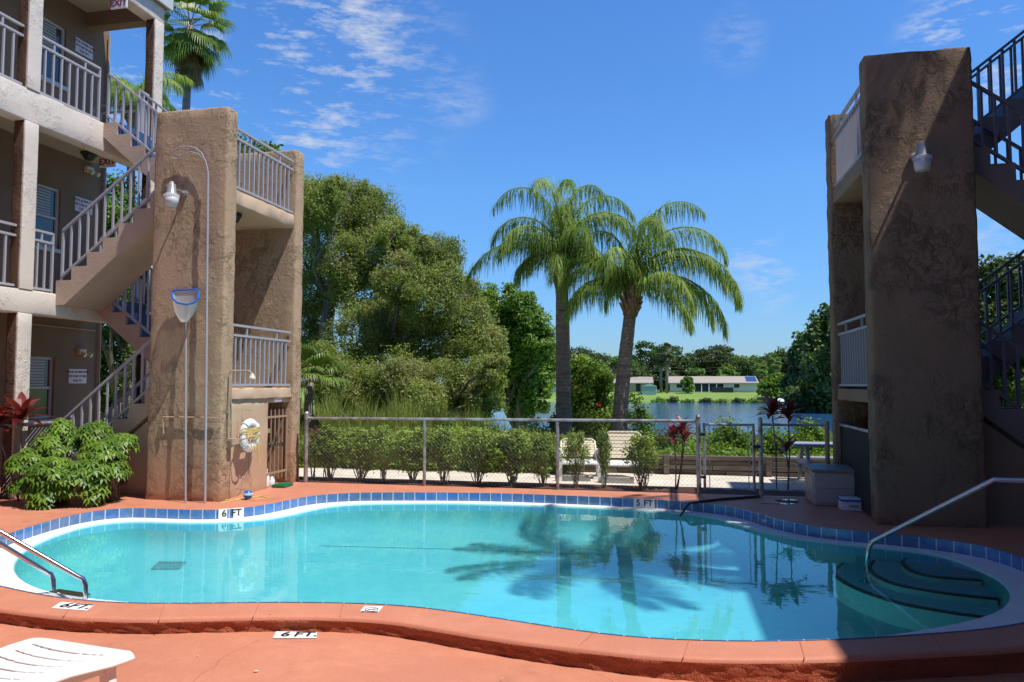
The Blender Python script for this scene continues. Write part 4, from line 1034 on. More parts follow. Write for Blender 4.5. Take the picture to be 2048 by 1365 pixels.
on_band(444, 494, 0, 'six foot marker on the far tile band in front of the left tower', [('6', .22, 1), ('FT', .70, 1)])
on_band(1265, 1306, 0, 'five foot marker on the far tile band near the fence gate', [('5', .22, 1), ('FT', .70, 1)])
def Q(z, *pts): return [atz(x, y, z) for x, y in pts]
marker('depth_marker', [('6', .28, 1), ('FT.', .72, 1)], Q(.002, (103, 1217), (173, 1222), (190, 1210), (122, 1205)), 'six foot marker on the near coping beside the ladder', ts=.95)
marker('depth_marker', [('6', .26, 1), ('FT.', .74, 1)], Q(-.101, (546, 1277), (633, 1277), (634, 1265), (552, 1264)), 'six foot marker on the lower terrace before the raised coping', ts=.95)
marker('no_diving_marker', [], Q(.002, (720, 1224), (757, 1225), (766, 1214), (729, 1213)), 'small white no diving marker on the near coping', group='no diving marker', two=False)
a, b, c, d = Q(.0065, (720, 1224), (757, 1225), (766, 1214), (729, 1213)); ce = (a + b + c + d) / 4
S = [o for o in bpy.data.objects if o.name.startswith('no_diving_marker')][0]; S['category'] = 'pool marker'
g_ = MB(); x = (b - a).normalized(); y = Vector((-x.y, x.x, 0))
for i in range(24):
    a0, a1 = i * math.pi / 12, (i + 1) * math.pi / 12
    P_ = lambda r, t_: ce + x * (r * math.cos(t_)) + y * (r * math.sin(t_))
    g_.add([P_(.040, a0), P_(.046, a0), P_(.046, a1), P_(.040, a1)], [(0, 1, 2, 3)])
q_ = (x + y).normalized(); r_ = (x - y).normalized() * .003
g_.add([ce - q_ * .042 * 1 - r_, ce - q_ * .042 + r_, ce + q_ * .042 + r_, ce + q_ * .042 - r_], [(0, 1, 2, 3)])
g_.add([ce - x * .025 + y * .004, ce - x * .025 - y * .003, ce + x * .028 - y * .006, ce + x * .028 + y * .001], [(0, 1, 2, 3)])
g_.build('symbol', 'ink', S)
text_mesh('lettering', 'NO DIVING', .022, 'ink', S, ce - y * .052, x, y, ext=.0005, bold=.0005)

# ------------------------------------------------------------------ pool ladder and handrail
def water_pt(px, py, z=ZW): return atz(px, py, z)
w1, w2 = water_pt(103, 1192), water_pt(167, 1202)
S = thing('pool_ladder', 'bent steel ladder rails entering the pool at the left end', 'pool ladder', (w1.x, w1.y, ZW))
e1 = Vector((w1.x - 1.15, w1.y - .35, .50)); e2 = Vector((w2.x - 1.15, w2.y - .42, .50))
def railpath(w, tgt_px, Yt, low=-.65):
    k = atY(*tgt_px, Yt); dirv = (k - Vector((w.x, w.y, .02))).normalized(); base = Vector((w.x, w.y, .03))
    pts = [Vector((w.x + .04, w.y + .02, -.48)), Vector((w.x + .02, w.y, ZW)), base + Vector((0.012, 0, -.03)), base + Vector((-.012, 0, .012))]
    pts += [base + dirv * .05, base + dirv * .14, k, k + dirv * .35]
    end = k + dirv * .35
    pts += [end + Vector((-.12, -.03, .01)), end + Vector((-.22, -.05, -.06)), Vector((end.x - .27, end.y - .06, .25)), Vector((end.x - .28, end.y - .06, 0.0))]
    return pts
for w, tp, yt in ((w1, (0, 1088), w1.y - .25), (w2, (0, 1064), w2.y - .25)):
    MB().tube(railpath(w, tp, yt), .019, 12).build('rail', 'steel', S, smooth=True)
for k, z in enumerate((-.095, -.36)):
    st = MB(); a = Vector((w1.x + .015, w1.y + .005, z)); b = Vector((w2.x + .015, w2.y + .005, z)); st.beam(a, b, .09, .03); st.build('step', 'steel', S, bevel=.006)
b0 = atz(1731, 1165, -.30)
S = thing('pool_handrail', 'slanting steel handrail rising from the pool steps at the right', 'handrail', b0)
t0 = atY(1737, 1100, b0.y); 
k1 = atY(1740, 1092, b0.y); k2 = atY(1756, 1078, b0.y - .03); far_ = atY(1988, 960, b0.y - .55); e = atY(2048, 962, b0.y - .62); dd = (e - far_).normalized()
end = e + dd * .5; 
MB().tube([b0, t0, k1, k1.lerp(k2, .5) + Vector((-.008, 0, .008)), k2, far_ - (far_ - k2).normalized() * .03, far_ + Vector((0, 0, .004)), far_ + dd * .04, e, end, end + Vector((.06, 0, -.02)), end + Vector((.08, 0, -.08)), Vector((end.x + .08, end.y, 0))], .021, 12).build('rail', 'steel', S, smooth=True)
MB().lathe((b0.x, b0.y, b0.z), [(.06, .0), (.06, .012), (.03, .02), (.022, .03)], 20).build('flange', 'steel', S)

# ------------------------------------------------------------------ chain link fences
def chain(parent, a, b, z0, z1, cell=.062, r=.00095, name='mesh_wire'):
    """woven diamonds between two points, as thin zig-zag wires"""
    a = Vector(a); b = Vector(b); L = (b - a).length; d = (b - a).normalized(); n_ = Vector((d.y, -d.x, 0)); H = z1 - z0
    V = []; nn = int((L + H) / cell)
    for k in range(nn + 1):
        for sg in (1, -1):
            s0 = k * cell - (H if sg > 0 else 0); s1 = s0 + sg * H
            if sg < 0: s0 = k * cell; s1 = s0 - H
            t0, t1 = 0.0, 1.0
            # clip s to [0, L]
            for lo in (0,):
                if s0 < 0: t0 = max(t0, (0 - s0) / (s1 - s0))
                if s1 < 0: t1 = min(t1, (0 - s0) / (s1 - s0))
                if s0 > L: t0 = max(t0, (L - s0) / (s1 - s0))
                if s1 > L: t1 = min(t1, (L - s0) / (s1 - s0))
            if t1 <= t0: continue
            p = a + d * (s0 + (s1 - s0) * t0) + Vector((0, 0, z0 + H * t0)); q = a + d * (s0 + (s1 - s0) * t1) + Vector((0, 0, z0 + H * t1))
            w = (q - p).normalized(); u = w.cross(n_).normalized() * r; v = n_ * r; off = n_ * (.002 * sg)
            for x_, y_ in ((u, v), (v, -u), (-u, -v), (-v, u)):
                V += [p + x_ + off, p + y_ + off, q + y_ + off, q + x_ + off]
    return np_mesh(name, [tuple(v) for v in V], 4, 'wire', parent)
FY = 10.97
PX = [-5.62, -3.655, -1.60, .42]
S = thing('chain_link_fence', 'long grey chain link fence with top rail along the far deck, left of the gate', 'fence', (-5.62, FY, 0))
MB().beam((PX[0], FY, 1.01), (PX[3], FY, 1.025), .045, n=10).build('top_rail', 'galv', S, smooth=False)
for i, x in enumerate(PX):
    big = i in (0, 3); p_ = MB(); h = 1.07 if big else 1.0
    p_.beam((x, FY, -.02), (x, FY, h), .065 if big else .05, n=12)
    if big: p_.lathe((x, FY, h), [(.036, 0), (.036, .02), (.022, .045), (.0, .05)], 12)
    P_ = p_.build('post', 'galv', S)
    for z in ((.25, .55, .85, .98) if big else (.35, .96)): MB().lathe((x, FY, z), [(.037 if big else .029, 0), (.037 if big else .029, .02)], 12).build('clamp', 'galv', P_)
chain(S, (PX[0], FY, 0), (PX[3], FY, 0), .04, 1.0)
G = thing('fence_gate', 'narrow chain link gate between two dark posts on the far deck', 'gate', (.50, FY, 0))
mb = MB(); 
for x in (.50, 1.17): mb.beam((x, FY, .06), (x, FY, 1.0), .038, n=10)
for z in (.08, .98): mb.beam((.50, FY, z), (1.17, FY, z), .034, n=10)
for x in (.57, 1.10): mb.beam((x, FY + .01, .08), (x, FY + .01, .97), .012, n=6)
mb.build('gate_frame', 'galv', G)
mb = MB(); 
for z in (.22, .82): mb.box(.43, FY - .02, z, .52, FY + .02, z + .035)
mb.build('hinge', 'dark_metal', G)
mb = MB(); mb.box(1.16, FY - .03, .66, 1.27, FY + .02, .70); mb.beam((1.18, FY - .04, .62), (1.18, FY - .04, .78), .014); mb.build('latch', 'dark_metal', G)
chain(G, (.52, FY, 0), (1.16, FY, 0), .08, .96)
S = thing('chain_link_fence', 'short chain link fence between the gate and the right tower', 'fence', (1.27, FY, 0))
for x, h in ((1.265, 1.06), (2.14, 1.02), (2.24, 1.02)):
    q_ = MB(); q_.beam((x, FY, -.02), (x, FY, h), .062, n=12); q_.lathe((x, FY, h), [(.033, 0), (.03, .02), (0, .03)], 12); q_.build('post', 'galv' if x < 2 else 'pipe', S)
for z in (.985, .08): MB().beam((1.28, FY, z), (2.14, FY, z), .038, n=10).build('rail_bar', 'galv', S)
chain(S, (1.29, FY, 0), (2.13, FY, 0), .06, .96)
# left fence, running away beside the left wing
S = thing('chain_link_fence', 'chain link fence with thick top rail behind the bushes beside the left wing', 'fence', (-8.62, 9.5, 0))
MB().beam((-8.62, 6.6, 1.0), (-8.62, 9.50, 1.0), .05, n=10).build('top_rail', 'galv', S)
for y in (7.0, 9.5):
    q_ = MB(); q_.beam((-8.62, y, -.02), (-8.62, y, 1.06), .065, n=12); q_.lathe((-8.62, y, 1.06), [(.038, 0), (.03, .03), (0, .04)], 12); q_.build('post', 'galv', S)
chain(S, (-8.62, 6.6, 0), (-8.62, 9.50, 0), .03, .98, r=.0022)
# right fence under the stairs
S = thing('chain_link_fence', 'dark chain link fence under the right stairs beside the shaded pier', 'fence', (3.45, 9.85, 0))
MB().beam((3.42, 9.86, 1.0), (5.1, 9.70, 1.0), .05, n=10).build('top_rail', 'galv', S)
for x in (3.45, 5.0): MB().beam((x, 9.86 - (x - 3.45) * .095, 0), (x, 9.86 - (x - 3.45) * .095, 1.05), .06, n=12).build('post', 'galv', S)
chain(S, (3.45, 9.86, 0), (5.0, 9.71, 0), .03, .98)

# ------------------------------------------------------------------ deck box, carton, plank, water-edge things
S = thing('deck_box', 'tan resin deck storage box with dark lid in front of the fence, right', 'deck box', (2.05, 10.5, 0))
MB().box(1.82, 10.20, 0.004, 2.34, 10.86, .43).build('body', 'box', S, bevel=.015)
pn = MB(); pn.box(1.86, 10.19, .04, 2.30, 10.20, .20); pn.box(1.86, 10.19, .23, 2.30, 10.20, .37); pn.box(1.81, 10.26, .04, 1.82, 10.80, .37); pn.build('panel', 'box', S, bevel=.004)
MB().prism([(10.17, .43), (10.89, .43), (10.89, .465), (10.53, .495), (10.17, .465)], 'X', 1.79, 2.37).build('lid', 'box_lid', S, bevel=.008)
pn = MB(); pn.box(1.775, 10.48, .40, 1.79, 10.58, .45); pn.build('latch', 'box_lid', S)
S = thing('carton', 'small white carton with blue rim beside the deck box', 'carton', (2.22, 9.98, 0))
MB().box(2.08, 9.88, .004, 2.34, 10.10, .115).build('box', 'white', S, bevel=.006)
MB().box(2.065, 9.865, .115, 2.355, 10.115, .135).build('lid', 'blue_plastic', S, bevel=.004)
MB().box(2.085, 9.885, .135, 2.335, 10.095, .150).build('top_flap', 'white', S, bevel=.004)
text_mesh('lettering', 'chlorine', .035, 'red_ink', S, (2.21, 9.879, .06), (1, 0, 0), (0, 0, 1), ext=.0005) if False else None
mb = MB(); mb.box(2.16, 9.876, .045, 2.27, 9.8795, .075); mb.build('printed_panel', 'rail', S)
p0 = atz(215, 992, .02)
mb = MB(); mb.beam((-7.72, 9.05, .03), (-7.30, 9.02, .23), .09, .05)
tag(mb.build('downspout', 'stucco_brown', bevel=.01), 'brown downspout end slanting out beside the bushes, foot of the left tower', 'downspout')
mb = MB(); q = [atz(x, y, .012) for x, y in ((1440, 985), (1420, 992), (1370, 1002))]
q = [atz(1520, 993, .02), atz(1440, 999, .02), atz(1405, 1003, .015), atz(1385, 1006, .012)]
mb.tube(q, .018, 7); hh = q[-1]; mb.tube([hh, hh + Vector((-.04, -.02, 0.0)), hh + Vector((-.08, -.05, -.05)), hh + Vector((-.12, -.12, -.10)), hh + Vector((-.16, -.25, -.13))], .014, 7)
tag(mb.build('vacuum_hose', 'dark_metal'), 'dark hose lying from the gate post over the pool edge', 'hose')
mb = MB(); pz = atz(1552, 1007, .004); mb.lathe((pz.x, pz.y, .003), [(.045, 0), (.045, .012), (.02, .02), (0, .02)], 12); mb.beam((pz.x - .03, pz.y, .01), (pz.x - .20, pz.y - .02, .012), .03, .012)
tag(mb.build('brush_head', 'cream_plastic'), 'small pale brush head on the wet deck before the deck box', 'brush')
pud = struct(flat('puddle', [Vector((p.x, p.y)) for p in smooth2(catmull([tuple(atz(x, y, 0)[:2]) for x, y in ((1550, 1001), (1580, 999), (1600, 1003), (1590, 1008), (1575, 1011), (1555, 1007))], True, .05), 3)], [], .0045, M.setdefault('puddle', mat('puddle', (.10, .035, .02), .03))))

# ------------------------------------------------------------------ white lounger in the foreground
S = thing('sun_lounger', 'white slatted plastic sun lounger in the bottom left corner', 'sun lounger', (-3.0, 2.8, -.105), None)
def lounge(S, O, ux, uy, zt, W=.70, L=1.75, m='white', slots=True):
    """O centre of the foot end; ux across, uy along (away from the foot end)"""
    ux = Vector((*ux, 0)).normalized(); uy = Vector((*uy, 0)).normalized()
    bm = bmesh.new(); nu, nv = 84, 300; V = {}
    def hw(v): return W / 2 * (1.0 - .13 * min(1, max(0, (v - .18) / .16)))
    def edge(u, v):      # rounded foot corners
        r = .11; x = abs(u) * hw(v)
        if v < r and x > hw(v) - r: return (x - (hw(v) - r)) ** 2 + (r - v) ** 2 <= r * r
        return True
    def pt(i, j):
        if (i, j) in V: return V[(i, j)]
        u = -1 + 2 * i / nu; v = L * (j / nv) ** 1.25
        x = u * hw(v)
        r = .11
        if v < r:
            lim = hw(v) - r + math.sqrt(max(0, r * r - (r - v) ** 2)); x = u * lim
        z = zt - .030 * max(0, 1 - v / .10) ** 2 - .035 * max(0, (abs(u) - .86) / .14) ** 2 - .018 * (1 - u * u) * min(1, v / .2)
        V[(i, j)] = bm.verts.new(Vector(O) + ux * x + uy * v + Vector((0, 0, z))); return V[(i, j)]
    for j in range(nv):
        v = L * ((j + .5) / nv) ** 1.25
        for i in range(nu):
            u = -1 + 2 * (i + .5) / nu
            vv = v - .035 * (1 - u * u) 
            k = (vv - .115) / .085
            if slots and k > -.1 and abs(k - round(k)) < .11 and abs(u) < .70 and v < L - .1: continue
            bm.faces.new((pt(i, j), pt(i + 1, j), pt(i + 1, j + 1), pt(i, j + 1)))
    o = bm_obj(bm, 'slatted_seat', m, S)
    md = o.modifiers.new('solid', 'SOLIDIFY'); md.thickness = .014; md.offset = -1
    return ux, uy
O = Vector((-2.87, 3.35, 0)); ux, uy = lounge(S, O, (.985, -.13), (-.30, -.95), .262)
for du, dv in ((.27, .14), (-.27, .14), (.26, 1.45), (-.26, 1.45)):
    b = O + ux * du + uy * dv; lg = MB(); lg.prism([], 'Z', 0, 0) if False else None
    lg.beam(b + Vector((0, 0, .225)), b + ux * (.03 if du > 0 else -.03) + Vector((0, 0, -.100)), .075, .045, up=tuple(uy)); lg.build('leg', 'white', S, bevel=.008)
for du in (.27, -.27):
    a = O + ux * du + uy * .1; b = O + ux * du + uy * 1.55; MB().beam(a + Vector((0, 0, .205)), b + Vector((0, 0, .205)), .03, .05).build('side_rail', 'white', S, bevel=.006)

# loungers beyond the fence, facing the pool
def far_chair(x, y, rz, label, h):
    S = thing('patio_lounger', label, 'lounger', (x, y, -.045), 'beige loungers beyond the fence')
    R = Matrix.Rotation(rz, 3, 'Z'); P_ = lambda a, b, c: Vector((x, y, -.045)) + R @ Vector((a, b, c))
    w = .29
    mb = MB(); 
    def quadbox(p0, p1, th, z0, z1, y0, y1): pass
    bk = MB()
    n = 7
    for k in range(n):        # backrest slats, slightly curved
        t0, t1 = k / n, (k + .86) / n; y0, z0 = .22 + .20 * t0, .33 + (h - .33) * t0; y1, z1 = .22 + .20 * t1, .33 + (h - .33) * t1
        ww = w * (1 - .10 * (k == n - 1))
        bk.add([P_(-ww, y0, z0), P_(ww, y0, z0), P_(ww, y1, z1), P_(-ww, y1, z1), P_(-ww, y0 + .02, z0), P_(ww, y0 + .02, z0), P_(ww, y1 + .02, z1), P_(-ww, y1 + .02, z1)],
               [(0, 1, 2, 3), (7, 6, 5, 4), (0, 4, 5, 1), (1, 5, 6, 2), (2, 6, 7, 3), (3, 7, 4, 0)])
    bk.build('backrest', 'cream_plastic', S, bevel=.005)
    fr_ = MB()
    for sx in (-1, 1): fr_.tube([P_(sx * (w + .015), .20, .28), P_(sx * (w + .015), .33, .33 + (h - .33) * .55), P_(sx * (w + .005), .42, h - .02), P_(sx * (w - .05), .43, h + .02)], .018, 7)
    fr_.tube([P_(-(w - .05), .43, h + .02), P_((w - .05), .43, h + .02)], .018, 7); fr_.build('back_frame', 'cream_plastic', S)
    st = MB()
    for k in range(8):
        y0 = .18 - .10 * k; st.add([P_(-w, y0, .30), P_(w, y0, .30), P_(w, y0 - .085, .30), P_(-w, y0 - .085, .30), P_(-w, y0, .28), P_(w, y0, .28), P_(w, y0 - .085, .28), P_(-w, y0 - .085, .28)],
                                   [(0, 1, 2, 3), (7, 6, 5, 4), (0, 4, 5, 1), (1, 5, 6, 2), (2, 6, 7, 3), (3, 7, 4, 0)])
    st.build('seat', 'white', S)
    for sx in (-1, 1):
        am = MB(); am.beam(P_(sx * (w + .05), .26, .46), P_(sx * (w + .05), -.16, .45), .06, .025); am.build('armrest', 'white', S, bevel=.005)
        for yy in (.22, -.14, -.55):
            MB().beam(P_(sx * (w + .04), yy, 0), P_(sx * (w + .03), yy * .95, .45 if yy > -.3 else .30), .05, .035).build('leg', 'white', S)
    return S
p = atY(1247, 945, 12.75); far_chair(p.x, 12.75, .06, 'taller beige lounger beyond the fence, right one of the pair', .74)
p = atY(1158, 945, 12.85); far_chair(p.x, 12.85, .16, 'lower beige lounger beyond the fence, half hidden behind a hedge shrub', .60)

# picnic table
S = thing('picnic_table', 'grey picnic table with benches beyond the short fence', 'picnic table', (2.55, 12.8, -.045))
for z, y0, y1, n in ((.60, 12.45, 13.15, 5), (.33, 12.12, 12.34, 2), (.33, 13.26, 13.48, 2)):
    tb = MB(); w = (y1 - y0) / n
    for k in range(n): tb.box(1.93, y0 + k * w + .006, z - .035, 3.6, y0 + (k + 1) * w - .006, z)
    tb.build('table_top' if n == 5 else 'bench', 'rail', S)
for x in (2.15, 3.35):
    lg = MB(); lg.beam((x, 12.60, .565), (x, 12.25, -.045), .05, .08); lg.beam((x, 13.0, .565), (x, 13.35, -.045), .05, .08); lg.beam((x, 12.15, .29), (x, 13.45, .29), .045, .08); lg.build('leg', 'rail', S)
# timber retaining wall, separate stacks between posts
mb_label = ['weathered timber retaining wall of stacked beams, left stretch behind the hedge', 'weathered timber retaining wall of stacked beams, right stretch behind the gate']
for (x0, x1), lb in zip(((-6.0, -.9), (-.9, 6.0)), mb_label):
    S = thing('retaining_wall', lb, 'retaining wall', ((x0 + x1) / 2, 13.7, -.05), 'timber retaining walls')
    for k in range(4):
        tb = MB(); z = -.05 + k * .085; x = x0
        while x < x1 - .1:
            e = min(x1, x + rng.uniform(1.6, 2.5)); tb.box(x + .005, 13.62 + rng.uniform(0, .03), z + .004, e - .005, 13.76, z + .080); x = e
        tb.build('timber', 'wood', S, bevel=.006)
    for i in range(4):
        x = x0 + (i + .5) * (x1 - x0) / 4; MB().box(x - .045, 13.52, -.1, x + .045, 13.62, .30).build('post', 'wood', S, bevel=.008)
# low dark bench in the reeds
p = atY(682, 858, 15.0)
S = thing('wooden_bench', 'small dark wooden bench in the greenery beyond the fence, far left', 'bench', (p.x, 15, .1))
MB().box(p.x - .22, 14.9, p.z - .02, p.x + .22, 15.1, p.z + .015).build('seat', 'wood', S)
for dx in (-.17, .17): MB().box(p.x + dx - .02, 14.93, .0, p.x + dx + .02, 15.07, p.z - .02).build('leg', 'wood', S)

# ------------------------------------------------------------------ leaves
def unit(r, n):
    v = r.normal(size=(n, 3)); return v / np.linalg.norm(v, axis=1, keepdims=True)
def leaf_quads(r, c, L, W, up=.25, droop=0.0, out=.9):
    nrm_o = None
    if isinstance(c, tuple): c, nrm_o = c
    """diamond leaves at centres c: each a single quad, own island"""
    n = len(c); d = unit(r, n); d[:, 2] = d[:, 2] * (1 - abs(droop)) - droop; d /= np.linalg.norm(d, axis=1, keepdims=True)
    nn = unit(r, n); nn[:, 2] += up
    if nrm_o is not None: nn = nn + nrm_o * out
    d = d - nn * (np.sum(d * nn, axis=1) / np.sum(nn * nn, axis=1) * .55)[:, None]; d /= np.linalg.norm(d, axis=1, keepdims=True); s = np.cross(d, nn); s /= np.linalg.norm(s, axis=1, keepdims=True) + 1e-9
    l = (L * r.uniform(.7, 1.3, n))[:, None]; w = (W * r.uniform(.7, 1.3, n))[:, None]
    nv = np.cross(s, d)
    a = c - d * l * .5; b = c + s * w * .5 + nv * w * .12; e = c + d * l * .5; f = c - s * w * .5 + nv * w * .12
    return np.stack([a, b, e, f], 1).reshape(-1, 3)
def clump_points(r, cs, n, sub=14, spread=.30, shell=.75):
    """cs: (x,y,z,rx,ry,rz); points gather in tufts set round each clump's surface"""
    out = []; nrs = []; vol = np.array([c[3] * c[5] for c in cs]); cnt = (n * vol / vol.sum()).astype(int)
    for c, k in zip(cs, cnt):
        m = max(6, int(sub * (c[3] * c[5]) / (vol.mean()))) + 4
        t = unit(r, m) * (shell + (1 - shell) * r.uniform(-.9, .35, (m, 1)))
        ti = r.randint(0, m, k); sd = r.uniform(.6, 1.35, m) * spread
        g = np.clip(r.normal(size=(k, 3)), -1.7, 1.7) * sd[ti][:, None] * .62
        p = t[ti] + g; out.append(np.array(c[:3]) + p * np.array(c[3:6]))
        q = t[ti] * .7 + g * 1.6; nrs.append(q / (np.linalg.norm(q, axis=1, keepdims=True) + 1e-6))
    return np.concatenate(out), np.concatenate(nrs)
def limb(mb, a, b, r0, r1, r, seg=5, wob=.08):
    a = Vector(a); b = Vector(b); L = (b - a).length; pts = []; rad = []
    for i in range(seg + 1):
        t_ = i / seg; p = a.lerp(b, t_); k = L * wob * math.sin(math.pi * t_)
        pts.append(p + Vector((r.uniform(-k, k), r.uniform(-k, k), r.uniform(-k, k) * .4))); rad.append(r0 + (r1 - r0) * t_)
    mb.tube(pts, r0, 7, rad); return pts
def tree(name, label, base, cs, n, L, W, m, seed, trunk_r=.25, cat='tree', group=None, spread=.30, droop=0, bark='bark', fork=None, sub=14, limbs=True):
    r = np.random.RandomState(seed); rr = random.Random(seed)
    T = thing(name, label, cat, base, group)
    pts = clump_points(r, cs, n, sub=sub, spread=spread)
    np_mesh('crown', leaf_quads(r, pts, L, W, droop=droop), 4, m, T)
    mb = MB(); b = Vector(base); top = Vector((np.mean([c[0] for c in cs]), np.mean([c[1] for c in cs]), min(c[2] for c in cs) * .5 + np.mean([c[2] for c in cs]) * .5))
    fk = Vector(fork) if fork else b.lerp(top, .45); b0 = b - Vector((0, 0, .3))
    limb(mb, b0, fk, trunk_r, trunk_r * .7, rr)
    if limbs:
        for c in cs: limb(mb, fk, (c[0], c[1], c[2]), trunk_r * .45, trunk_r * .10, rr, wob=.12)
    mb.build('trunk', bark, T, smooth=True)
    return T
def cl_px(lst, Y, ryf=1.0, jit=1.2, seed=0, flat_=1.0, grow=1.0):
    """clumps given as (px, py, radius in px[, dY]) at a distance Y, turned into real positions and sizes"""
    rr = random.Random(seed); out = []
    for c in lst:
        y = Y + (c[3] if len(c) > 3 else rr.uniform(-jit, jit)); p = atY(c[0], c[1], y); rad = grow * c[2] / F_PX * (p - cam.location).length
        out.append((p.x, p.y, p.z, rad, rad * ryf, rad * flat_))
    return out
def ground_at(px, Y):
    p = atY(px, 800, Y); return (p.x, Y, gz(p.x, Y))

# big olive trees on the left bank
tree('paperbark_tree', 'tall olive green tree with drooping foliage next to the left tower', ground_at(655, 25), cl_px([(625, 420, 60), (690, 420, 58), (745, 440, 55), (610, 520, 50, 1.5), (690, 520, 50), (760, 510, 62), (725, 580, 60), (630, 590, 44), (600, 660, 50), (790, 470, 34), (660, 385, 34), (730, 400, 36), (812, 490, 38), (600, 420, 44), (850, 500, 30)], 25, seed=1, grow=1.14), 120000, .12, .036, 'f_olive', 11, .34, spread=.25, droop=.55, sub=55, fork=tuple(atY(660, 600, 25)))
tree('paperbark_tree', 'broad olive brown tree in the middle of the left bank, leaning limbs', ground_at(800, 23.5), cl_px([(845, 530, 52), (885, 520, 46), (800, 560, 50), (860, 600, 62), (915, 585, 44), (930, 640, 52), (790, 650, 60), (720, 680, 66), (850, 690, 62), (940, 710, 56), (975, 690, 40), (895, 560, 36)], 23.5, seed=2, grow=1.14), 115000, .115, .036, 'f_olive', 12, .30, spread=.25, droop=.55, sub=55, fork=tuple(atY(790, 760, 23.5)))
tree('paperbark_tree', 'low olive tree with foliage to the ground behind the fence and reeds', ground_at(800, 21.5), cl_px([(680, 770, 52), (740, 790, 58), (810, 760, 56), (880, 780, 58), (950, 770, 50), (990, 745, 34), (840, 810, 50), (930, 815, 42), (640, 730, 42), (970, 800, 34)], 21.5, seed=3, grow=1.14), 95000, .105, .033, 'f_olive', 13, .22, spread=.27, droop=.5, sub=50)
tree('laurel_oak', 'rounded bright green tree between the olive trees and the first palm', ground_at(1040, 29), cl_px([(990, 635, 42), (1030, 605, 34), (1020, 660, 46), (1055, 650, 40), (1075, 690, 38), (1030, 710, 50), (1090, 725, 32), (1060, 750, 46), (1010, 770, 46), (1075, 790, 34), (1030, 800, 32), (970, 600, 26)], 29, seed=4, grow=1.1), 70000, .16, .075, 'f_green', 14, .26, spread=.32, sub=22)
# trees behind the left stairs and tower
tree('garden_tree', 'dense green tree seen through the left stairs', ground_at(230, 17), cl_px([(215, 420, 60), (260, 500, 60), (200, 640, 60), (270, 700, 70), (200, 760, 60), (260, 800, 60), (300, 600, 55), (240, 560, 50)], 17, seed=5), 34000, .13, .06, 'f_green', 15, .16, spread=.34, sub=22)
tree('garden_tree', 'leafy green tree seen between the piers of the left tower', ground_at(470, 18.5), cl_px([(460, 330, 60), (520, 340, 55), (470, 440, 60), (450, 540, 60), (480, 620, 60), (440, 700, 60), (520, 740, 60), (545, 420, 45), (500, 540, 55)], 18.5, seed=6), 36000, .15, .07, 'f_green', 16, .18, spread=.34, sub=22)
# trees behind the right stairs
tree('garden_tree', 'dark green tree seen through the right stairs', ground_at(2010, 21), cl_px([(1985, 590, 60), (2040, 570, 60), (2070, 620, 70), (1980, 660, 60), (2030, 720, 70), (1990, 790, 60), (2080, 760, 60)], 21, seed=7), 30000, .15, .07, 'f_dark', 17, .2, spread=.34, sub=20)

# hibiscus between the palms, other shrubs on the bank
def bush(name, label, base, cs, n, L, W, m, seed, cat='shrub', group=None, spread=.42, stems=8, droop=0):
    r = np.random.RandomState(seed); rr = random.Random(seed); T = thing(name, label, cat, base, group)
    np_mesh('foliage', leaf_quads(r, clump_points(r, cs, n, spread=spread, shell=.6), L, W, droop=droop), 4, m, T)
    mb = MB()
    for k in range(stems):
        c = cs[k % len(cs)]; mb_a = Vector(base) + Vector((rr.uniform(-.06, .06), rr.uniform(-.06, .06), -.03))
        limb(mb, mb_a, (c[0] + rr.uniform(-.4, .4) * c[3], c[1] + rr.uniform(-.4, .4) * c[4], c[2] + rr.uniform(-.2, .5) * c[5]), .014, .005, rr, 4, .10)
    mb.build('stems', 'bark', T); return T
HB = bush('hibiscus_bush', 'tall bright green hibiscus with red flowers between the two palms', ground_at(1175, 17), cl_px([(1165, 745, 34), (1190, 755, 32), (1150, 790, 38), (1195, 800, 40), (1165, 840, 42), (1210, 850, 34), (1130, 840, 26), (1205, 765, 26)], 17, seed=8, jit=.4), 17000, .085, .05, 'f_back', 21)
for px, py in ((1199, 808), (1228, 833), (1150, 770), (1180, 850)):
    p = atY(px, py, 16.45); fl = MB()
    for k in range(5):
        a = k * 2 * math.pi / 5; fl.add([p, p + Vector((math.cos(a - .45) * .05, -.02, math.sin(a - .45) * .05)), p + Vector((math.cos(a) * .07, -.03, math.sin(a) * .07)), p + Vector((math.cos(a + .45) * .05, -.02, math.sin(a + .45) * .05))], [(0, 1, 2, 3)])
    fl.build('flower', 'flower', HB, fix=False)
for i, (px, py, rx, Y, m, lb) in enumerate([
    (1290, 880, 44, 15.2, 'f_bright', 'loose light green shrub right behind the taller lounger'), (1345, 895, 40, 15.6, 'f_bright', 'loose green shrub left of the main gate post'),
    (1460, 880, 44, 15.4, 'f_bright', 'airy light green shrub seen through the gate'), (1545, 895, 42, 15.0, 'f_bright', 'airy light green shrub behind the paired red ti plants'), (1615, 875, 40, 15.6, 'f_bright', 'airy green shrub behind the picnic table'),
    (1270, 815, 26, 18.5, 'f_bright', 'thin young shrub against the lake beside the second palm'), (1060, 880, 52, 15.0, 'f_hedge', 'green shrub behind the fence left of the first palm'), (1110, 860, 30, 16.5, 'f_bright', 'green shrub at the foot of the first palm')]):
    b = ground_at(px, Y); cs = cl_px([(px - rx * .6, py + 12, rx * .62), (px + rx * .5, py + 5, rx * .6), (px, py - 14, rx * .6), (px + rx * .9, py + 22, rx * .5), (px - rx, py + 28, rx * .5), (px, py + 25, rx * .8)], Y, seed=30 + i, jit=.3)
    bush('bank_shrub', lb, b, cs, 4200 if i != 5 else 1300, .07, .04, m, 40 + i, spread=.55, group='shrubs on the bank', stems=12)
